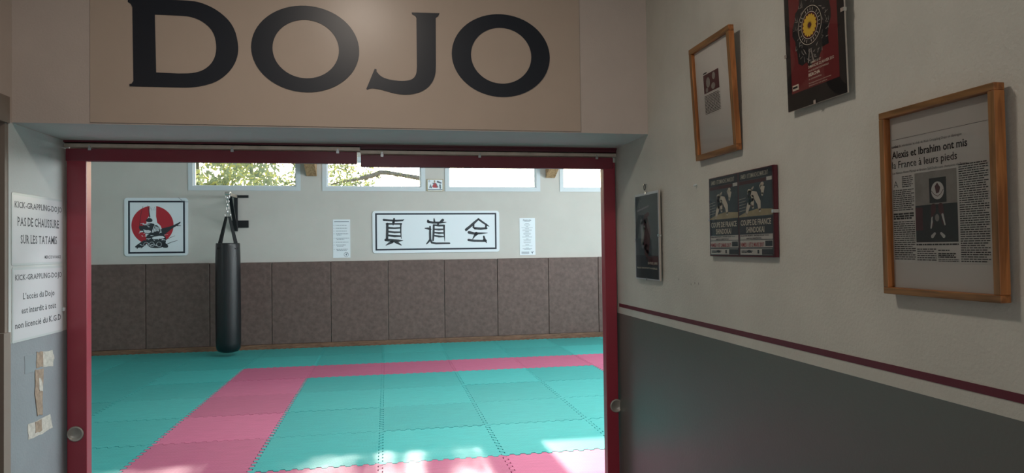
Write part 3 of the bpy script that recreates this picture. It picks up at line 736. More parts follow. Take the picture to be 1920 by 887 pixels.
m = MB(); m.rect(P, lb[0]+.002, lb[1]+.005, lb[0]+.022, lb[1]+.010, .0012); m.build('logo', M['poster_black'], o)

# double poster of the kick fight
o, P, W, H = clip_frame('framed_poster', 'clip frame with two identical posters of a high kick side by side', [(1326, 338), (1446, 307), (1455, 479), (1332.5, 483.5)], .016, 'burgundy', 'burgundy', ((1, .5), (0, .47)))
mid = P.uv(1385, 390)[0]
def flyer(u0, u1):
    wd = u1-u0; x = lambda f: u0+wd*f; y = lambda f: H*(1-f)
    m = MB(); m.rect(P, x(0), y(.985), x(1), y(.008), .0003, 0)
    m.rect(P, x(0), y(.535), x(1), y(.165), .0005, 1)              # photograph
    m.add([P.at(x(p), y(q_), .0007) for p, q_ in [(0, .535), (1, .535), (1, .47), (.55, .455), (.2, .485), (0, .52)]], [(0, 1, 2, 3, 4, 5)], 2)
    m.rect(P, x(0), y(.735), x(1), y(.545), .0005, 3)
    m.rect(P, x(.02), y(.800), x(.99), y(.742), .0005, 4); m.rect(P, x(.02), y(.89), x(.99), y(.808), .0005, 4)
    m.rect(P, x(.02), y(.975), x(.97), y(.905), .0005, 5); m.rect(P, x(.68), y(.972), x(.99), y(.91), .0008, 3)
    m.rect(P, x(.02), y(.158), x(.82), y(.118), .0005, 6); m.rect(P, x(.84), y(.155), x(.99), y(.115), .0005, 5); m.rect(P, x(0), y(.11), x(1), y(.012), .0005, 3)
    m.rect(P, x(.78), y(.878), x(.98), y(.818), .0008, 3)
    m.build('print', [M['slate'], M['steel_print'], M['sand'], M['ink'], M['ivory'], M['ivory'], M['maroon']], o)
    m = MB()
    text(m, P, 'SAMEDI 1 ET DIMANCHE 2 MARS 2017', x(.07), y(.09), .0130, .0009, width=wd*.82, bold=.008); m.build('lettering', M['cream_ink'], o); m = MB()
    text(m, P, 'COUPE DE FRANCE', x(.05), y(.635), .0165, .0009, width=wd*.90, bold=.022); m.build('lettering', M['cream_ink'], o); m = MB()
    text(m, P, 'SHINDOKAI', x(.22), y(.720), .0165, .0009, width=wd*.54, bold=.022); m.build('lettering', M['cream_ink'], o); m = MB()
    # two fighters
    s = .0010
    m.disc(P, x(.33), y(.245), wd*.050, H*.026, s); m.stroke(P, [(x(.33), y(.27)), (x(.36), y(.33))], [wd*.10, wd*.08], s)
    m.stroke(P, [(x(.40), y(.235)), (x(.46), y(.205))], [wd*.05, wd*.03], s)
    m.stroke(P, [(x(.37), y(.26)), (x(.52), y(.30)), (x(.62), y(.39)), (x(.64), y(.475))], [wd*.06, wd*.13, wd*.11, wd*.06], s)
    m.stroke(P, [(x(.42), y(.33)), (x(.44), y(.43))], [wd*.11, wd*.06], s)
    m.stroke(P, [(x(.34), y(.37)), (x(.28), y(.44)), (x(.23), y(.51))], [wd*.10, wd*.09, wd*.05], s)
    m.disc(P, x(.72), y(.185), wd*.05, H*.022, s); m.stroke(P, [(x(.66), y(.205)), (x(.74), y(.235)), (x(.72), y(.30))], [wd*.05, wd*.12, wd*.06], s)
    for k in range(5): m.stroke(P, [(x(.0), y(.33+k*.035)), (x(.22), y(.315+k*.035))], H*.004, s)
    tag(m.build('fighters', M['cream_ink'], o), kind='stuff')
    m = MB(); text(m, P, 'NIMES / 1 ET 2 MARS 2017', x(.04), y(.882), .0120, .0010, width=wd*.70, bold=.02); m.build('red_lettering', M['bright_red'], o)
    m = MB(); text(m, P, 'SALLE DES SPORTS - ENTREE POUR TOUS', x(.04), y(.763), .0036, .0010, width=wd*.84, bold=.03); text(m, P, 'SHINDO KAI - DEMONSTRATIONS', x(.22), y(.793), .0036, .0010, width=wd*.45, bold=.03)
    rows(m, P, x(.06), y(.955), x(.42), y(.925), 2, .0010, 31, .7); m.disc(P, x(.30), y(.935), wd*.07, H*.014, .0011, 0, 12); m.rect(P, x(.55), y(.96), x(.60), y(.92), .001)
    m.stroke(P, [(x(.33), y(.29)), (x(.30), y(.36)), (x(.37), y(.35))], [wd*.09, wd*.05, wd*.08], .0012)
    tag(m.build('black_print', M['ink'], o), kind='stuff')
flyer(.005, mid-.003); flyer(mid+.003, W-.006)
# small clip frame by the doorway
o, P, W, H = clip_frame('framed_poster', 'small narrow clip frame with a dark poster nearest to the red doorway', [(1189.5, 364), (1234, 357.5), (1236, 527.5), (1191, 522)], .018, 'paper', 'silver', ((1, .5), (0, .47), (.5, 0), (.5, 1)), th=.009)
m = MB(); x = lambda f: W*f; y = lambda f: H*(1-f)
m.rect(P, x(.03), y(.985), x(.97), y(.03), .0004, 0); m.rect(P, x(.03), y(.985), x(.97), y(.72), .0006, 1); m.rect(P, x(.55), y(.83), x(.97), y(.73), .0008, 2)
m.stroke(P, [(x(.48), y(.30)), (x(.52), y(.45)), (x(.50), y(.66))], [W*.16, W*.30, W*.20], .0008, 3); m.disc(P, x(.56), y(.255), W*.07, H*.025, .0009, 3, 14)
m.stroke(P, [(x(.30), y(.33)), (x(.36), y(.45)), (x(.34), y(.60))], [W*.10, W*.20, W*.12], .0007, 4)
m.stroke(P, [(x(.42), y(.40)), (x(.33), y(.52)), (x(.30), y(.60))], [W*.07, W*.08, W*.03], .0010, 5); m.stroke(P, [(x(.54), y(.66)), (x(.50), y(.76))], [W*.12, W*.05], .0009, 3)
m.stroke(P, [(x(.12), y(.20)), (x(.6), y(.16))], H*.02, .0008, 4)
m.build('print', [M['slate'], M['ink'], M['maroon'], M['maroon'], M['grey_ink'], M['photo_l']], o)
m = MB(); text(m, P, 'ENTREE LIBRE', x(.55), y(.82), .009, .0010, width=W*.38, bold=.02); text(m, P, 'PALAIS OMNISPORTS MARSEILLE', x(.08), y(.875), .0065, .0010, width=W*.84, bold=.02); m.build('lettering', M['cream_ink'], o)
hk = empty('picture_hook', P_right.at(P_right.uv(1213, 352)[0], P_right.uv(1213, 354)[1], 0), 'small metal ring hook above the narrow clip frame', 'hook')
c = Vector(hk.location)+Vector((-.010, 0, 0))
m = MB(); m.tube([c+Vector((0, .009*math.cos(t), .012*math.sin(t)+.006)) for t in [2*PI*i/16 for i in range(16)]], .0016, 6, closed=True); m.build('ring', M['black_metal'], hk, smooth=True)
m = MB(); m.tube([c+Vector((.010, 0, .017)), c+Vector((-.004, 0, .017))], .0020, 6); m.build('nail', M['chrome'], hk)
# wall plug and scratches
p = P_right.hit(1306, 347)
m = MB(); m.tube([p+Vector((.0, 0, .001)), p+Vector((-.012, -.004, -.003))], .0036, 8); tag(m.build('wall_plug', M['lam'], origin=p), 'white wall plug sticking out left of the double poster', 'wall plug')
for k, (px_, py_) in enumerate(((1271, 517), (1273, 524), (1296, 533), (1303, 531), (1310, 532))):
    u, v = P_right.uv(px_, py_); m = MB(); m.poly(P_right, [ell(u, v, .0022, .0042, 9)], .0002, .0006)
    tag(m.build('paint_chip', M['photo_l'] if k else M['mortar'], origin=P_right.at(u, v)), ['upper white chip in the cream paint right of the small clip frame', 'grey chip just below the white chip in the cream paint', 'leftmost of three grey chips in the cream paint below the double poster', 'middle of three grey chips in the cream paint below the double poster', 'rightmost of three grey chips in the cream paint below the double poster'][k], 'paint chip', 'chips in the cream paint')

# ------------------------------------------------------------------ boards and papers on the far wall
def board(name, label, x0, y0, x1, y1, r, cat='sign', lift=0.0):
    P = P_far.moved(.004)
    a = P.uv(x0, (y0+y1)/2)[0]; b = P.uv(x1, (y0+y1)/2)[0]; t = P.uv((x0+x1)/2, y0)[1]; bt = P.uv((x0+x1)/2, y1)[1]
    o = empty(name, P.at((a+b)/2, bt), label, cat)
    m = MB(); m.poly(P, [rrect(a, bt, b, t, r)], 0, .012); m.build('board', M['plate'], o)
    return o, P.moved(.012), a, bt, b, t
o, P, a, b0, c, t = board('samurai_sign', 'square white board with a red sun and inked swordsman behind the punching bag', 233.5, 371, 353, 480, .05)
SQ = lambda x, y: P.uv(228+x/7.394, 365+y/7.394)
m = MB(); A = SQ(90, 85); B = SQ(880, 810); bw = .028
q0 = [A[0], B[1], B[0], A[1]]
m.poly(P, [[(q0[0], q0[1]), (q0[2], q0[1]), (q0[2], q0[3]), (q0[0], q0[3])], [(q0[0]+bw, q0[1]+bw), (q0[2]-bw, q0[1]+bw), (q0[2]-bw, q0[3]-bw), (q0[0]+bw, q0[3]-bw)]], .001); m.build('border', M['ink_blue'], o)
cc = SQ(430, 425); m = MB()
def arc_poly(c_, R_, a0, a1, cut):
    return [(c_[0]+R_*math.cos(a0+(a1-a0)*i/30), c_[1]+R_*math.sin(a0+(a1-a0)*i/30)) for i in range(31)]+cut
RR = 250/7.394*12.7/FPX
m.poly(P, [arc_poly(cc, RR, math.radians(98), math.radians(258), [SQ(330, 560), SQ(340, 420), SQ(350, 340), SQ(385, 290)])], .001)
m.poly(P, [arc_poly(cc, RR, math.radians(-50), math.radians(80), [SQ(478, 300), SQ(495, 390), SQ(540, 430), SQ(560, 480)])], .001)
m.build('red_sun', M['sunred'], o)
m = MB()
def st(pts, wd, k=0, n=.002): m.stroke(P, [SQ(*p) for p in pts], [w_/7.394*12.7/FPX for w_ in (wd if isinstance(wd, list) else [wd]*len(pts))], n, k)
def bl(pts, k=0, n=.002): m.poly(P, [smoothloop([SQ(*p) for p in pts], 1)], n, None, k)
bl([(335, 350), (375, 320), (425, 335), (430, 375), (385, 385), (345, 375)]); bl([(235, 430), (300, 435), (350, 400), (430, 395), (520, 440), (545, 500), (520, 545), (440, 555), (340, 545), (250, 495)])
bl([(350, 550), (470, 545), (560, 520), (600, 560), (620, 620), (600, 720), (500, 745), (380, 735), (330, 640)]); bl([(540, 470), (620, 455), (690, 435), (760, 405), (820, 372), (815, 395), (770, 430), (700, 470), (640, 520), (600, 555), (560, 540)])
bl([(165, 735), (250, 670), (330, 620), (350, 690), (280, 735)]); bl([(560, 640), (650, 700), (640, 740), (560, 735)])
st([(250, 430), (262, 300), (298, 155)], [6, 5, 3]); st([(365, 150), (380, 220), (390, 310)], [4, 9, 14]); st([(600, 700), (690, 660), (775, 635)], [10, 7, 4]); st([(620, 620), (690, 590), (740, 570)], [6, 5, 3])
st([(770, 430), (820, 432)], [12, 6]); st([(215, 745), (270, 690)], [12, 4]); st([(270, 740), (330, 700)], [10, 4])
rd = random.Random(3)
for _ in range(46):
    x_ = rd.uniform(240, 600); y_ = rd.uniform(400, 720)
    if y_ > 560 or x_ < 540: st([(x_, y_), (x_+rd.uniform(10, 50), y_+rd.uniform(-22, 22))], [rd.uniform(4, 10), 3], 1, .003)
bl([(300, 495), (400, 490), (410, 530), (330, 535)], 1, .003); bl([(420, 590), (560, 565), (610, 600), (520, 615), (430, 620)], 1, .003); bl([(245, 505), (300, 500), (300, 520), (255, 522)], 1, .003)
for i in range(5): st([(425+i*22, 520-i*6), (455+i*18, 430+i*6)], [12, 6], 1, .003)
for cx_, cy_ in ((420, 690), (520, 690), (340, 695)):
    k = 18
    for i in range(k):
        t0_, t1_ = 2*PI*i/k, 2*PI*(i+1)/k; st([(cx_+34*math.cos(t0_), cy_+34*math.sin(t0_)), (cx_+34*math.cos(t1_), cy_+34*math.sin(t1_))], 4, 1, .0035)
for i in range(6): st([(390+i*13, 160+rd.uniform(0, 60)), (400+i*13, 170+rd.uniform(0, 60))], [2, 2], 2, .0035)
m.build('ink_drawing', [M['ink'], M['plate'], M['ink_soft']], o)
m = MB(); m.stroke(P, [SQ(790, 40), SQ(850, 92)], .006, .0035); m.stroke(P, [SQ(820, 96), SQ(925, 100)], .005, .0035); m.build('lifted_corner', M['ink_soft'], o)

o, P, a, b0, c, t = board('calligraphy_sign', 'long white board with three brushed black characters on the far wall', 698.5, 395.5, 936, 473.5, .05)
KQ = lambda x, y: P.uv(690+x/7.529, 385+y/7.529)
KW = 1.14*12.7/FPX/7.529
m = MB(); A = KQ(98, 118); B = KQ(1815, 625)
qa = [KQ(98, 115), KQ(1808, 103), KQ(1818, 612), KQ(108, 645)]; bw = .030
q = [(qa[3][0], qa[3][1]), (qa[2][0], qa[2][1]), (qa[1][0], qa[1][1]), (qa[0][0], qa[0][1])]
u0, u1, v0, v1 = (q[0][0]+q[3][0])/2, (q[1][0]+q[2][0])/2, (q[0][1]+q[1][1])/2, (q[2][1]+q[3][1])/2
m.poly(P, [[(u0, v0), (u1, v0), (u1, v1), (u0, v1)], [(u0+bw, v0+bw), (u1-bw, v0+bw), (u1-bw, v1-bw), (u0+bw, v1-bw)]], .001); m.build('border', M['ink_blue'], o)
def ch(strokes):
    m = MB()
    for pts, wd in strokes: m.stroke(P, [KQ(*p) for p in pts], [x*KW for x in wd], .001)
    m.build('character', M['ink'], o)
ch([([(222, 205), (300, 212), (400, 218), (490, 212), (510, 200)], [26, 22, 24, 20, 6]), ([(368, 192), (366, 240)], [22, 22]), ([(262, 262), (370, 262), (470, 262)], [22, 20, 22]),
    ([(355, 235), (355, 275)], [26, 14]), ([(272, 262), (272, 360), (268, 470)], [30, 32, 30]), ([(463, 262), (462, 360), (470, 470)], [18, 16, 7]),
    ([(290, 318), (370, 324), (462, 318)], [24, 22, 18]), ([(290, 372), (370, 382), (462, 380)], [22, 24, 18]), ([(285, 424), (370, 436), (462, 436)], [22, 28, 20]),
    ([(250, 490), (340, 495), (430, 500), (490, 498)], [32, 34, 30, 8]), ([(345, 515), (295, 540), (252, 566)], [34, 26, 6]), ([(385, 515), (425, 535), (470, 562)], [30, 28, 10])])
ch([([(848, 232), (920, 245), (1010, 245), (1102, 240)], [30, 26, 26, 8]), ([(846, 215), (862, 235)], [22, 24]), ([(932, 190), (938, 235)], [14, 26]), ([(1055, 208), (1020, 238)], [34, 26]),
    ([(992, 250), (985, 272)], [28, 20]), ([(925, 278), (1000, 285), (1075, 285)], [20, 26, 22]), ([(928, 285), (925, 400), (918, 495)], [24, 26, 22]), ([(1072, 285), (1076, 400), (1084, 508)], [24, 18, 6]),
    ([(940, 338), (1000, 342), (1072, 338)], [18, 24, 16]), ([(940, 385), (1000, 392), (1072, 390)], [18, 26, 18]), ([(940, 430), (1000, 440), (1072, 442)], [18, 26, 16]),
    ([(805, 325), (850, 328), (885, 340)], [12, 28, 20]), ([(876, 300), (876, 400), (878, 480), (900, 525), (960, 538), (1060, 536), (1150, 536)], [20, 28, 28, 28, 24, 22, 20]),
    ([(872, 490), (850, 520), (826, 545)], [24, 22, 12])])
ch([([(1385, 345), (1440, 300), (1500, 245), (1558, 195)], [34, 32, 30, 22]), ([(1558, 195), (1620, 240), (1680, 280), (1710, 298)], [24, 24, 20, 6]),
    ([(1490, 270), (1488, 310), (1515, 330)], [24, 26, 22]), ([(1510, 325), (1590, 330), (1672, 325)], [30, 30, 26]), ([(1668, 270), (1662, 325)], [24, 24]),
    ([(1425, 382), (1500, 398), (1600, 395), (1685, 390)], [36, 30, 22, 8]), ([(1530, 400), (1505, 430), (1478, 475)], [46, 26, 10]), ([(1420, 490), (1500, 500), (1640, 502)], [30, 28, 26]),
    ([(1635, 440), (1648, 490), (1675, 530)], [24, 30, 8]), ([(1625, 480), (1660, 500)], [8, 34])])

def paper(name, label, x0, y0, x1, y1, kind):
    P = P_far.moved(.002); a = P.uv(x0, (y0+y1)/2)[0]; b = P.uv(x1, (y0+y1)/2)[0]; t = P.uv((x0+x1)/2, y0)[1]; bt = P.uv((x0+x1)/2, y1)[1]
    o = empty(name, P.at((a+b)/2, bt), label, 'notice'); W = b-a; H = t-bt
    m = MB(); m.pbox(P, a, bt, b, t, 0, .003); m.build('sheet', M['plate'], o)
    m = MB(); x = lambda f: a+W*f; y = lambda f: t-H*f; n = .0045
    if kind == 1:
        m.rect(P, x(.08), y(.068), x(.93), y(.048), n)
        for fy, fx0, fx1 in ((.155, .16, .80), (.23, .16, .83), (.305, .18, .80), (.375, .18, .88), (.408, .22, .48), (.485, .16, .95), (.518, .22, .65), (.592, .16, .90), (.665, .18, .74), (.70, .24, .62), (.775, .18, .85), (.808, .22, .78)):
            rd = random.Random(fy); q = fx0
            while q < fx1: l = rd.uniform(.05, .14); m.rect(P, x(q), y(fy+.006), x(min(q+l, fx1)), y(fy-.006), n); q += l+.02
            if fx0 < .2: m.rect(P, x(.05), y(fy+.006), x(.09), y(fy-.006), n)
        k = 20; cx_, cy_, r_ = x(.76), y(.915), W*.13
        for i in range(k): m.stroke(P, [(cx_+r_*math.cos(2*PI*i/k), cy_+r_*math.sin(2*PI*i/k)), (cx_+r_*math.cos(2*PI*(i+1)/k), cy_+r_*math.sin(2*PI*(i+1)/k))], W*.018, n)
        m.stroke(P, [(cx_-W*.05, cy_+W*.03), (cx_+W*.01, cy_), (cx_+W*.07, cy_+W*.09)], [W*.02, W*.07, W*.02], n); m.stroke(P, [(cx_, cy_), (cx_-W*.01, cy_-W*.08)], [W*.05, W*.015], n)
    else:
        text(m, P, 'Statuts', x(.22), y(.075), H*.05, n, width=W*.52, bold=.01); m.rect(P, x(.30), y(.098), x(.66), y(.088), n)
        for fy, hw, th in ((.145, .12, .005), (.175, .20, .003), (.20, .17, .003), (.232, .08, .005), (.26, .36, .003), (.29, .13, .005), (.32, .30, .003), (.345, .30, .003), (.375, .12, .005), (.405, .22, .003), (.425, .25, .003), (.45, .22, .003), (.48, .12, .005), (.515, .32, .004), (.565, .08, .005), (.59, .25, .003), (.62, .22, .003), (.65, .25, .003), (.675, .22, .003), (.725, .12, .005), (.755, .33, .003), (.81, .10, .005), (.835, .30, .004), (.86, .20, .005)):
            m.rect(P, x(.48-hw), y(fy+th), x(.48+hw), y(fy-th), n)
        for k in range(4): m.rect(P, x(.10), y(.918+k*.018), x(.60), y(.910+k*.018), n)
        m.stroke(P, [(x(.72), y(.92)), (x(.80), y(.935)), (x(.88), y(.91))], [W*.03, W*.08, W*.02], n); m.stroke(P, [(x(.80), y(.935)), (x(.80), y(.975))], [W*.05, W*.02], n)
    tag(m.build('print', M['ink_soft'], o), kind='stuff')
paper('rules_sheet', 'left long white rules sheet on the far wall, beside the calligraphy board', 624.2, 411.5, 656.8, 483.5, 1)
paper('rules_sheet', 'right long white sheet headed by large lettering on the far wall', 974.3, 409, 1003.5, 478, 2)
# small picture between windows 2 and 3
P = P_far.moved(.003); a = P.uv(800.2, 347)[0]; b = P.uv(831, 347)[0]; t = P.uv(815, 336)[1]; bt = P.uv(815, 358.5)[1]
o = empty('small_picture', P.at((a+b)/2, bt), 'small pastel print with a red seated figure between two windows', 'picture'); W, H = b-a, t-bt
m = MB(); m.pbox(P, a, bt, b, t, 0, .015); m.build('frame', M['sand'], o)
m = MB(); x = lambda f: a+W*f; y = lambda f: t-H*f
m.rect(P, x(.05), y(.95), x(.95), y(.05), .016, 0); m.disc(P, x(.15), y(.18), W*.05, H*.08, .018, 1, 14); m.disc(P, x(.15), y(.18), W*.028, H*.05, .019, 0, 14)
m.poly(P, [smoothloop([(x(.30), y(.72)), (x(.40), y(.40)), (x(.44), y(.30)), (x(.52), y(.30)), (x(.60), y(.45)), (x(.74), y(.72))], 1)[::-1]], .018, None, 2)
m.disc(P, x(.47), y(.20), W*.045, H*.10, .019, 3, 14)
m.stroke(P, [(x(.36), y(.34)), (x(.44), y(.38))], [W*.05, W*.08], .0185, 1); m.stroke(P, [(x(.58), y(.40)), (x(.66), y(.66))], [W*.05, W*.05], .0185, 1)
m.stroke(P, [(x(.18), y(.70)), (x(.22), y(.45)), (x(.27), y(.72))], [W*.07, W*.06, W*.08], .018, 1); m.stroke(P, [(x(.66), y(.22)), (x(.86), y(.32))], [W*.12, W*.08], .018, 1); m.stroke(P, [(x(.80), y(.50)), (x(.82), y(.75))], [W*.10, W*.08], .018, 1)
m.stroke(P, [(x(.08), y(.86)), (x(.92), y(.86))], [H*.08, H*.08], .018, 1)
m.build('print', [M['plate'], M['ink_soft'], M['bright_red'], M['tape']], o)

# ------------------------------------------------------------------ punching bag and its bracket
BY = 11.95
PB = Plane((0, BY, 0), (1, 0, 0))
bu, _ = PB.uv(428, 560); br = (PB.uv(451.5, 560)[0]-PB.uv(404.3, 560)[0])/2
zt = PB.uv(428, 456)[1]; zb = PB.uv(428, 661)[1]; ring = PB.uv(426.5, 404)[1]; tip = PB.uv(427, 365)[1]
bx = bu; zb = max(zb, .03)
o = empty('punching_bag', (bx, BY, zb), 'tall black leather punching bag hanging before the brown wall pads', 'punching bag')
H_ = zt-zb
prof = [(.0, 0), (br*.45, .004), (br*.78, .022), (br*.95, .07), (br, .16), (br*1.01, .5), (br*1.0, .9), (br*.985, H_-.25), (br*.955, H_-.06), (br*.95, H_-.01), (br*.93, H_), (br*.90, H_-.006), (br*.88, H_-.03), (0, H_-.035)]
fold = lambda a_, h: 1+(.012*math.sin(5*a_+h*3)+.010*math.sin(11*a_+h*9))*min(1, max(0, (h-.6)/1.0))+.004*math.sin(23*h+2*a_)
m = MB(); m.lathe((bx, BY, zb), prof, 48, fold=fold); bodyo = m.build('bag_body', M['leather'], o, smooth=True)
for k in range(4):
    a_ = PI/4+k*PI/2+.15; e = Vector((math.cos(a_), math.sin(a_), 0)); tn = Vector((-e.y, e.x, 0))
    p0 = Vector((bx, BY, zt-.10))+e*br*.97; p1 = Vector((bx, BY, zt+.02))+e*br*.84; p2 = Vector((bx, BY, ring-.02))+e*.035
    m = MB()
    for A_, B_, wa, wb_ in ((p0, p1, .032, .032), (p1, p2, .032, .026)):
        d = B_-A_; nn = d.cross(tn).normalized()*.003
        vs = [A_-tn*wa-nn, A_+tn*wa-nn, A_+tn*wa+nn, A_-tn*wa+nn, B_-tn*wb_-nn, B_+tn*wb_-nn, B_+tn*wb_+nn, B_-tn*wb_+nn]
        m.add(vs, [(0, 3, 2, 1), (4, 5, 6, 7), (0, 1, 5, 4), (1, 2, 6, 5), (2, 3, 7, 6), (3, 0, 4, 7)])
    m.build('strap', M['strap'], o)
m = MB(); m.tube([Vector((bx+.045*math.cos(t_), BY, ring+.01+.045*math.sin(t_))) for t_ in [2*PI*i/20 for i in range(20)]], .008, 8, closed=True); m.build('ring', M['chrome'], o, smooth=True)
zc = ring+.06; k = 0
while zc < tip-.05:
    m = MB(); ax = Vector((1, 0, 0)) if k % 2 else Vector((0, 1, 0))
    m.tube([Vector((bx, BY, zc))+ax*.020*math.cos(t_)+Vector((0, 0, .038*math.sin(t_))) for t_ in [2*PI*i/16 for i in range(16)]], .0065, 8, closed=True)
    m.build('chain_link', M['chrome'], o, smooth=True); zc += .058; k += 1
o = empty('bag_bracket', P_far.at(P_far.uv(443.5, 400)[0], P_far.uv(443, 434)[1], 0), 'black steel wall bracket holding the punching bag', 'bracket')
q = P_far
pu0, pu1 = q.uv(440.3, 400)[0], q.uv(447, 400)[0]; pv0 = q.uv(443, 434)[1]; pv1 = q.uv(443, 366)[1]
m = MB(); m.pbox(q, pu0, pv0, pu1, pv1, .03, .08); m.build('post', M['black_metal'], o, bevel=.004)
m = MB(); m.pbox(q, pu0, q.uv(455, 371)[1], q.uv(466.3, 368)[0], q.uv(455, 366.3)[1], .001, .03); m.build('top_bar', M['black_metal'], o, bevel=.003)
m = MB(); m.pbox(q, q.uv(433, 420)[0], q.uv(455, 427)[1], q.uv(466.5, 420)[0], q.uv(455, 413.5)[1], .001, .029); m.build('wall_plate', M['black_metal'], o, bevel=.003)
top = q.at((pu0+pu1)/2, pv1-.03, .08); tipp = Vector((bx, BY+.0, tip+.01)); low = q.at((pu0+pu1)/2, pv0+.05, .08)
def beam(A_, B_, wx, wz, name, par, mt):
    d = (B_-A_); s_ = d.cross(Vector((0, 0, 1))).normalized()*wx; t_ = s_.cross(d).normalized()*wz; m = MB(); m.obox(A_-s_/2-t_/2, d, s_, t_); return m.build(name, mt, par, bevel=.003, fix=True)
beam(top, tipp+Vector((0, -.03, 0)), .05, .05, 'arm', o, M['metal'])
beam(low, tipp+Vector((.03, .06, -.05)), .055, .05, 'brace', o, M['black_metal'])
m = MB(); m.tube([tipp+Vector((.03*math.cos(t_), 0, -.045+.035*math.sin(t_))) for t_ in [2*PI*i/16 for i in range(16)]], .009, 8, closed=True); m.build('eye_ring', M['chrome'], o, smooth=True)
m = MB(); m.box(tipp.x-.04, BY-.05, tipp.z-.015, tipp.x+.045, BY+.05, tipp.z+.035); m.build('swivel_head', M['chrome'], o, bevel=.01)

# ------------------------------------------------------------------ outside: ground and trees
m = MB(); m.box(-45, 13.1, -.45, 45, 70, -.35); tag(m.build('ground', M['ground']), kind='structure')
def leaves(m, c, rx, ry, rz, cnt, size, rd, m_i=2):
    for _ in range(cnt):
        while True:
            d = Vector((rd.uniform(-1, 1), rd.uniform(-1, 1), rd.uniform(-1, 1)))
            if d.length < 1: break
        p = c+Vector((d.x*rx, d.y*ry, d.z*rz)); a_ = Vector((rd.gauss(0, 1), rd.gauss(0, 1), rd.gauss(0, 1))).normalized(); b_ = a_.orthogonal().normalized(); s_ = size*rd.uniform(.6, 1.3)
        m.quad(p-a_*s_, p+b_*s_*.45, p+a_*s_, p-b_*s_*.45, 0 if rd.random() < .72 else 1)
def tree(x_, y_, h, crown, label, seed, size=.09, fork=None):
    rd = random.Random(seed); o = empty('tree', (x_, y_, -.35), label, 'tree', 'trees behind the dojo')
    m = MB(); m.tube([(x_, y_, -.36), (x_+.1, y_, h*.3), (x_-.05, y_+.05, h*.6), (x_, y_, h*.9)], [.24, .18, .13, .04], 10); m.build('trunk', M['bark'], o, smooth=True)
    m = MB()
    for i in range(7):
        a_ = rd.uniform(0, 2*PI); z0_ = h*rd.uniform(.35, .8); l = rd.uniform(.8, 1.6); m.tube([(x_, y_, z0_), (x_+l*.5*math.cos(a_), y_+l*.5*math.sin(a_), z0_+.3), (x_+l*math.cos(a_), y_+l*math.sin(a_), z0_+.7)], [.07, .05, .02], 6)
    m.build('branches', M['bark'], o)
    m = MB()
    for (cx_, cy_, cz_, rx, ry, rz, cnt) in crown: leaves(m, Vector((x_+cx_, y_+cy_, cz_)), rx, ry, rz, cnt, size, rd)
    tag(m.build('foliage', [M['leaf'], M['leaf_y']], o), kind='stuff')
    return o
def clumps(rd, n, R_, z0_, z1_, cnt): return [(rd.uniform(-R_, R_), rd.uniform(-R_*.6, R_*.6), rd.uniform(z0_, z1_), rd.uniform(.4, .8), rd.uniform(.4, .8), rd.uniform(.3, .6), cnt) for _ in range(n)]
rc = random.Random(11)
tree(-4.9, 19.0, 7.6, clumps(rc, 60, 1.9, 2.4, 8.2, 190), 'leafy green tree seen through the first window, left side', 1)
tree(-2.3, 24.5, 8.2, clumps(rc, 52, 1.7, 2.4, 8.6, 190), 'leafy tree with yellowish leaves behind the first window, right side', 2)
tree(-8.6, 24, 8.4, clumps(rc, 34, 2.2, 1.6, 8.6, 160), 'green tree furthest left behind the dojo', 4)
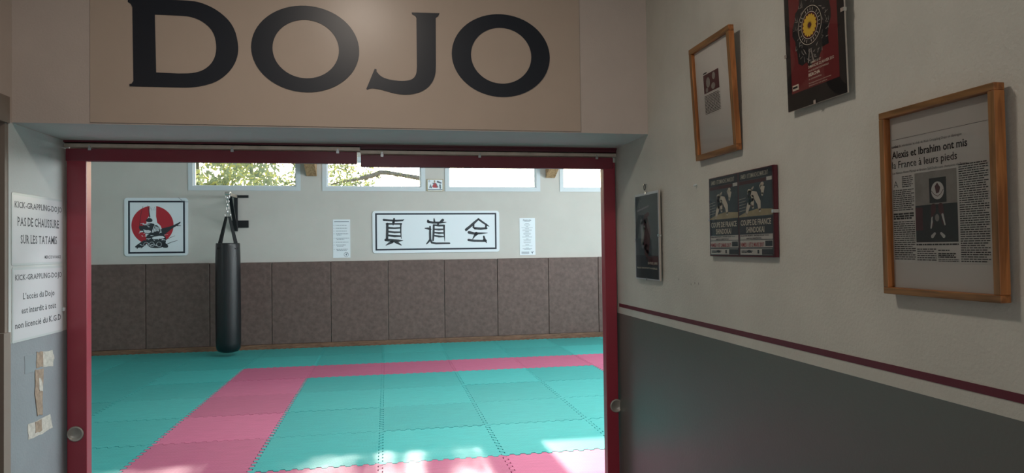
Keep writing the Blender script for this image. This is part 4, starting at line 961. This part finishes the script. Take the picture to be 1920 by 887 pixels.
# spreading tree whose long limb crosses the second window
rd = random.Random(9); o = empty('tree', (1.36, 19.0, -.35), 'leaning tree whose mossy limb crosses the second window', 'tree', 'trees behind the dojo')
PT = Plane((0, 19.0, 0), (1, 0, 0))
T3 = lambda x, y, dy=0: PT.at(*PT.uv(590+x/6.857, 290+y/6.857), dy)
m = MB()
limb = [T3(1500, 330), T3(1420, 310), T3(1340, 300), T3(1160, 270), T3(1000, 240), T3(850, 228), T3(740, 270), T3(620, 300), T3(460, 335), T3(330, 350), T3(215, 385)]
m.tube([(1.40, 19, -.36), (1.34, 19, 1.5), (1.36, 19, 2.8)]+limb, [.15, .12, .10, .08, .075, .07, .06, .06, .065, .07, .055, .035, .025, .018, .010], 8)
m.build('trunk', M['bark'], o, smooth=True)
m = MB()
for a_, b_, r_ in (((850, 240), (720, 360), .016), ((800, 270), (870, 380), .02), ((830, 260), (890, 360), .014), ((980, 250), (1190, 345), .016), ((740, 280), (560, 385), .018), ((560, 385), (430, 395), .01), ((1050, 290), (1030, 350), .010), ((700, 290), (500, 330), .02)):
    m.tube([T3(*a_), T3((a_[0]+b_[0])/2, (a_[1]+b_[1])/2-6), T3(*b_)], [r_, r_*.7, r_*.35], 6)
m.build('branches', M['bark'], o)
m = MB()
for (x_, y_, n_) in ((240, 340, 60), (330, 345, 60), (430, 330, 50), (540, 310, 60), (640, 250, 80), (700, 220, 80), (800, 215, 50), (930, 215, 60), (1080, 250, 60), (1180, 270, 40), (440, 395, 25), (1190, 410, 20), (1100, 410, 16)):
    leaves(m, T3(x_, y_), .11, .12, .055, n_, .028, rd)
tag(m.build('foliage', [M['leaf'], M['leaf_y']], o), kind='stuff')
# taller tree whose crown hangs over the second window and breaks the sunlight into patches
o = empty('tree', (-1.78, 20.0, -.35), 'tall tree whose twigs hang into the top left corner of the second window', 'tree', 'trees behind the dojo')
m = MB(); m.tube([(-1.75, 20, -.36), (-1.80, 20, 2.5), (-1.76, 20, 4.6), (-1.3, 19.6, 6.0), (-.4, 19.2, 6.9), (.5, 19.1, 7.3)], [.14, .12, .10, .08, .05, .02], 8); m.build('trunk', M['bark'], o, smooth=True)
m = MB()
for (x_, y_, n_) in ((330, 170, 90), (170, 160, 90), (170, 230, 60), (600, 125, 50)): leaves(m, T3(x_, y_), .11, .12, .07, n_, .028, rd)
for (x_, z_, rx_, rz_, n_) in ((-.70, 5.64, .16, .16, 90), (-.20, 5.60, .13, .16, 80), (.37, 5.64, .15, .16, 80), (-1.15, 5.62, .28, .25, 330), (-.46, 5.66, .13, .22, 200), (.10, 5.66, .17, .20, 280), (-.85, 5.98, .35, .18, 480), (-.1, 6.02, .55, .17, 800), (.5, 6.1, .25, .18, 220), (-.3, 6.5, .9, .33, 1400), (-.2, 7.0, 1.0, .35, 700), (.25, 5.45, .1, .1, 50), (-.5, 7.6, 1.2, .4, 500)):
    leaves(m, Vector((x_, 19.2, z_+.06)), rx_, .3, rz_, n_, .055, rd)
tag(m.build('foliage', [M['leaf'], M['leaf_y']], o), kind='stuff')
